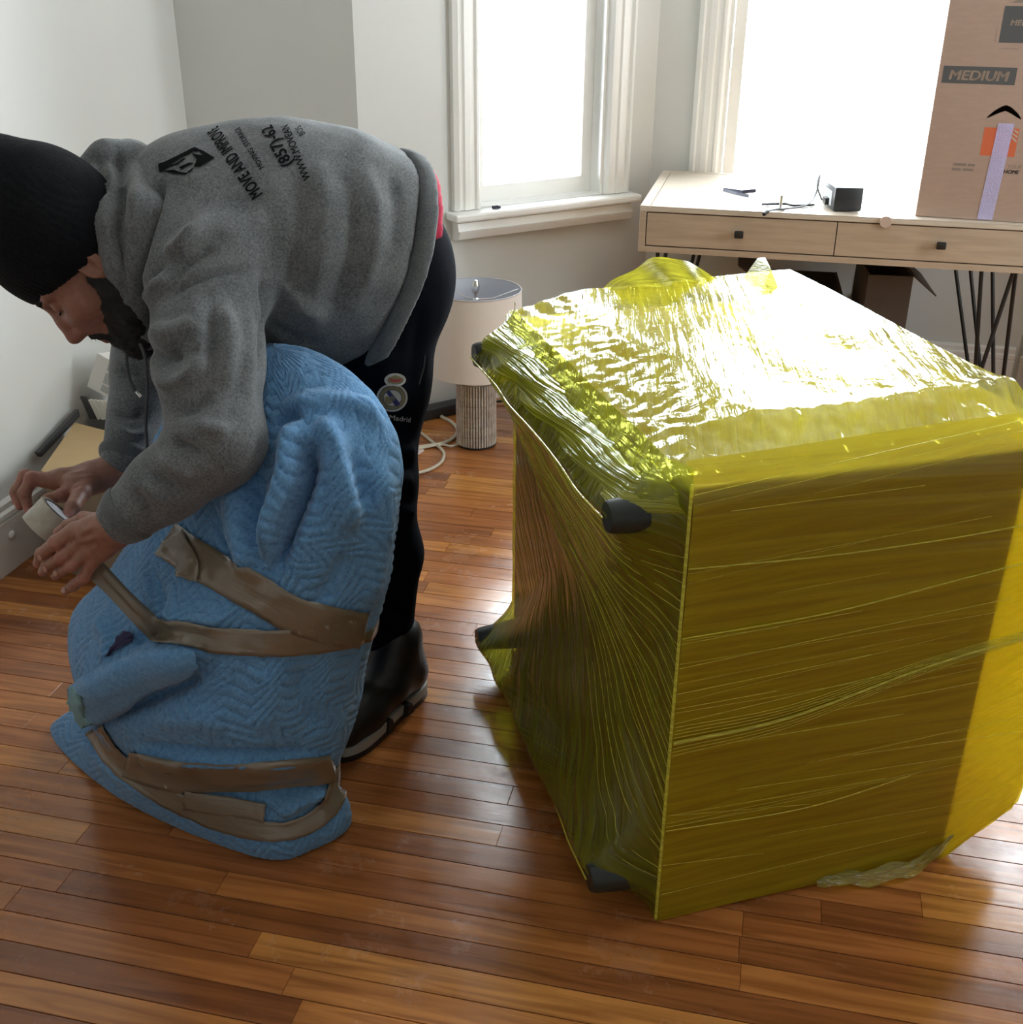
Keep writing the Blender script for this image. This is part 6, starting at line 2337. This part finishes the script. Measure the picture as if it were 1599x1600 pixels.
# nails and far hand
palmF = [
    ([A3(192, 738, 1.800), A3(165, 744, 1.775), A3(138, 752, 1.745), A3(112, 756, 1.722)], [0.029, 0.0265, 0.0235, 0.0190]),
    ([A3(178, 726, 1.800), A3(140, 740, 1.765), A3(96, 748, 1.735), A3(74, 750, 1.725)], [0.024, 0.0215, 0.0185, 0.0150]),
    ([A3(150, 748, 1.765), A3(120, 758, 1.725)], [0.024, 0.019]),
]
chainsF = [
    ([A3(118, 762, 1.715), A3(96, 774, 1.690), A3(76, 780, 1.672), A3(62, 800, 1.662)], [0.0150, 0.0122, 0.0104, 0.0086]),       # index on the roll
    ([A3(84, 752, 1.722), A3(50, 748, 1.705), A3(38, 770, 1.688), A3(46, 800, 1.678)], [0.0150, 0.0130, 0.0112, 0.0088]),        # middle
    ([A3(74, 750, 1.735), A3(40, 744, 1.722), A3(27, 766, 1.705), A3(31, 790, 1.694)], [0.0140, 0.0125, 0.0108, 0.0088]),        # ring
    ([A3(70, 750, 1.750), A3(36, 750, 1.742), A3(24, 770, 1.728), A3(26, 784, 1.720)], [0.0125, 0.0110, 0.0096, 0.0080]),        # little
    ([A3(150, 752, 1.755), A3(126, 770, 1.700), A3(114, 792, 1.655), A3(104, 808, 1.628)], [0.0195, 0.0165, 0.0130, 0.0100]),    # thumb
]
lo = np.min([p.min(0) for p in [np.array(c[0]) for c in chainsF + palmF]], 0) - 0.05
hi = np.max([p.max(0) for p in [np.array(c[0]) for c in chainsF + palmF]], 0) + 0.05
V, F = hand(chainsF, palmF, lo, hi)
V = ridges(V, F, [([(150, 742), (115, 748)], 0.0020, 0.004), ([(135, 735), (100, 742)], 0.002, 0.004), ([(128, 756), (110, 764)], -0.003, 0.005)])
r_ = np.zeros(len(V))
for t_ in [np.array(c[0][-1]) for c in chainsF] + [np.array(c[0][1]) for c in chainsF]:
    r_ += np.exp(-(np.linalg.norm(V - t_, axis=1) / 0.013) ** 2)
add_skin(V, F, skin_c * 1.0 + (np.array([0.42, 0.150, 0.12]) - skin_c) * np.clip(r_, 0, 1)[:, None])


def skin_mat():
    m = bpy.data.materials.new('skin')
    m.use_nodes = True
    nt = m.node_tree
    N, L = nt.nodes.new, nt.links.new
    b = nt.nodes['Principled BSDF']
    at = N('ShaderNodeAttribute'); at.attribute_name = 'tone'
    geo = N('ShaderNodeNewGeometry')
    n1 = N('ShaderNodeTexNoise'); n1.inputs['Scale'].default_value = 120; n1.inputs['Detail'].default_value = 4
    L(geo.outputs['Position'], n1.inputs['Vector'])
    mx = N('ShaderNodeMix'); mx.data_type = 'RGBA'; mx.blend_type = 'MULTIPLY'; mx.inputs[0].default_value = 0.35
    cr = N('ShaderNodeValToRGB'); cr.color_ramp.elements[0].color = (0.6, 0.5, 0.48, 1); cr.color_ramp.elements[0].position = 0.35; cr.color_ramp.elements[1].position = 0.6
    L(n1.outputs[0], cr.inputs[0]); L(at.outputs['Color'], mx.inputs[6]); L(cr.outputs[0], mx.inputs[7]); L(mx.outputs[2], b.inputs['Base Color'])
    b.inputs['Roughness'].default_value = 0.5
    b.inputs['Subsurface Weight'].default_value = 0.08
    b.inputs['Subsurface Radius'].default_value = (0.01, 0.004, 0.002)
    n2 = N('ShaderNodeTexNoise'); n2.inputs['Scale'].default_value = 380; n2.inputs['Detail'].default_value = 3
    L(geo.outputs['Position'], n2.inputs['Vector'])
    bp = N('ShaderNodeBump'); bp.inputs['Strength'].default_value = 0.35; bp.inputs['Distance'].default_value = 0.0008
    L(n2.outputs[0], bp.inputs['Height']); L(bp.outputs[0], b.inputs['Normal'])
    return m


M['skin'] = skin_mat()
body = np_obj('body', np.concatenate(VV), np.concatenate(FF), M['skin'], person)
attr_color(body, 'tone', np.concatenate(COLR))

# ------------------------------------------------------------------ nails
M['nail'] = mat('finger_nail', (0.46, 0.27, 0.21), 0.35)
bt = bvh_of(np.concatenate(VV), np.concatenate(FF))
for (x, y) in ((62, 872), (70, 890), (86, 896), (100, 922), (46, 799), (104, 808)):
    h = cast(bt, x, y)
    if h[0] is not None:
        n_ = h[1] if h[1].dot(ray(x, y)) < 0 else -h[1]
        q = n_.to_track_quat('Z', 'Y').to_matrix().to_4x4()
        MB().lathe([(0.0003, 0.0010), (0.0036, 0.0006), (0.0042, -0.0006)], h[0], 14, q @ Matrix.Scale(1.3, 4, (0, 1, 0))).build('finger_nail', M['nail'], body, True)

# ------------------------------------------------------------------ beard, brows, beanie
def head_part(name, vol, mat_, sm=2, rough=0.0, seed=0, parent=None):
    V_, F_ = vol.mesh(sm)
    if rough:
        V_ = V_ + vnormals(V_, F_) * (rough * noise_np(V_, 260, seed, 2))[:, None]
    return np_obj(name, to_world(V_), F_, mat_, parent or person)


M['beard'] = mat('black_beard_hair', (0.009, 0.007, 0.006), 0.8, bump=1.0, bscale=420)
bv = Vol((-0.08, -0.11, -0.18), (0.15, 0.11, 0.06), 0.003)
for s in (-1, 1):
    bv.chain([(0.018, s * 0.068, -0.012), (0.016, s * 0.066, -0.045), (0.034, s * 0.056, -0.080), (0.060, s * 0.034, -0.108)], [0.010, 0.018, 0.024, 0.026], 0.02)
    bv.cone((0.050, s * 0.052, -0.052), (0.080, s * 0.028, -0.088), 0.012, 0.016, 0.02)
    bv.chain([(0.103, s * 0.003, -0.053), (0.096, s * 0.020, -0.060), (0.085, s * 0.028, -0.078)], [0.0065, 0.0065, 0.0085], 0.008)   # moustache
bv.cone((0.070, -0.022, -0.112), (0.070, 0.022, -0.112), 0.028, 0.028, 0.02)
bv.ell((0.066, 0, -0.125), (0.034, 0.036, 0.024), 0.02)
bv.cone((0.092, -0.008, -0.088), (0.092, 0.008, -0.088), 0.009, 0.009, 0.01)
beard = head_part('beard', bv, M['beard'], 1, 0.0022, 31)
# short hairs standing off the beard so that its edge is soft
bvs = np.empty(len(beard.data.vertices) * 3, np.float32); beard.data.vertices.foreach_get('co', bvs); bvs = bvs.reshape(-1, 3)
bns = np.empty(len(beard.data.vertices) * 3, np.float32); beard.data.vertices.foreach_get('normal', bns); bns = bns.reshape(-1, 3)
rh = np.random.RandomState(3)
pick = rh.choice(len(bvs), 2600)
dn_ = np.array(head_up) * -1.0
hv_, hf_ = [], []
for i in pick:
    d_ = bns[i] * 0.55 + dn_ * 0.6 + rh.normal(size=3) * 0.35
    d_ /= np.linalg.norm(d_)
    sd_ = np.cross(d_, rh.normal(size=3)); sd_ /= np.linalg.norm(sd_)
    L_ = rh.uniform(0.004, 0.010)
    p_ = bvs[i] - bns[i] * 0.001
    b0_ = len(hv_)
    hv_ += [p_ - sd_ * 0.0004, p_ + sd_ * 0.0004, p_ + d_ * L_]
    hf_.append((b0_, b0_ + 1, b0_ + 2))
bh = np_obj('beard_hair', np.array(hv_), np.array(hf_), M['beard'], beard)
tag(bh, kind='stuff')
ev = Vol((0.03, -0.08, -0.02), (0.13, 0.08, 0.07), 0.002)
for s in (-1, 1):
    ev.chain([(0.1005, s * 0.010, 0.030), (0.0965, s * 0.028, 0.0375), (0.082, s * 0.048, 0.033)], [0.0035, 0.0042, 0.0025], 0.003)
head_part('eyebrow', ev, M['beard'], 1, 0.0006, 33)
lv = Vol((0.05, -0.07, -0.02), (0.12, 0.07, 0.04), 0.0016)
for s in (-1, 1):
    lv.chain([(0.0945, s * 0.022, 0.0050), (0.0955, s * 0.032, 0.0035), (0.088, s * 0.044, 0.0060)], [0.0014, 0.0018, 0.0012], 0.001)
head_part('eyelash', lv, M['beard'], 1)
bn = Vol((-0.17, -0.13, -0.12), (0.16, 0.13, 0.24), 0.004)
bn.ell((-0.008, 0, 0.066), (0.117, 0.092, 0.118), 0.0)
bn.ell((-0.035, 0, 0.125), (0.085, 0.078, 0.085), 0.05)
bn.ell((-0.055, 0.0, 0.195), (0.040, 0.055, 0.022), 0.04)
# brow line rises to the front, dips over the ear to the nape
bn.half((0.0, 0, 0.004), (0.30, 0, -0.954), 0.008)
V, F = bn.mesh(2)
# knitted ribs running from rim to crown
ang = np.arctan2(V[:, 1], V[:, 0] + 0.03)
V = V + vnormals(V, F) * (0.0008 * np.sign(np.sin(ang * 95)) * np.abs(np.sin(ang * 95)) ** 0.6 + 0.003 * noise_np(V, 26, 35))[:, None]
np_obj('beanie', to_world(V), F, M['beanie'], person)

# ------------------------------------------------------------------ the tape roll he holds
roll_ = empty('tape_roll', tuple(aty(78, 815, 1.60)), 'roll of clear tan packing tape held between the two hands', 'tape roll')
ra, rb_ = Vector(aty(94, 800, 1.612)), Vector(aty(62, 832, 1.585))
ax_ = (rb_ - ra).normalized()
qm = ax_.to_track_quat('Z', 'Y').to_matrix().to_4x4()
M['roll_tape'] = mat('clear_tape_roll', (0.46, 0.42, 0.34), 0.22, col2=(0.36, 0.32, 0.25), vscale=40, coat=0.3)
MB().lathe([(0.0335, 0.0), (0.041, 0.0), (0.041, 0.048), (0.0335, 0.048), (0.0335, 0.0)], ra, 48, qm, cap=False).build('tape_body', M['roll_tape'], roll_, True)
MB().lathe([(0.0330, -0.001), (0.0345, -0.0012), (0.0345, 0.0), (0.0330, 0.049), (0.0318, 0.049), (0.0318, -0.001), (0.0330, -0.001)], ra, 48, qm, cap=False).build('core', mat('dark_core_edge', (0.06, 0.05, 0.045), 0.7), roll_, True)
MB().lathe([(0.0001, 0.001), (0.0316, 0.001), (0.0316, 0.003), (0.0001, 0.003)], ra, 40, qm).build('core_label', mat('printed_label', (0.62, 0.60, 0.60), 0.6, col2=(0.38, 0.40, 0.46), vscale=60), roll_, True)
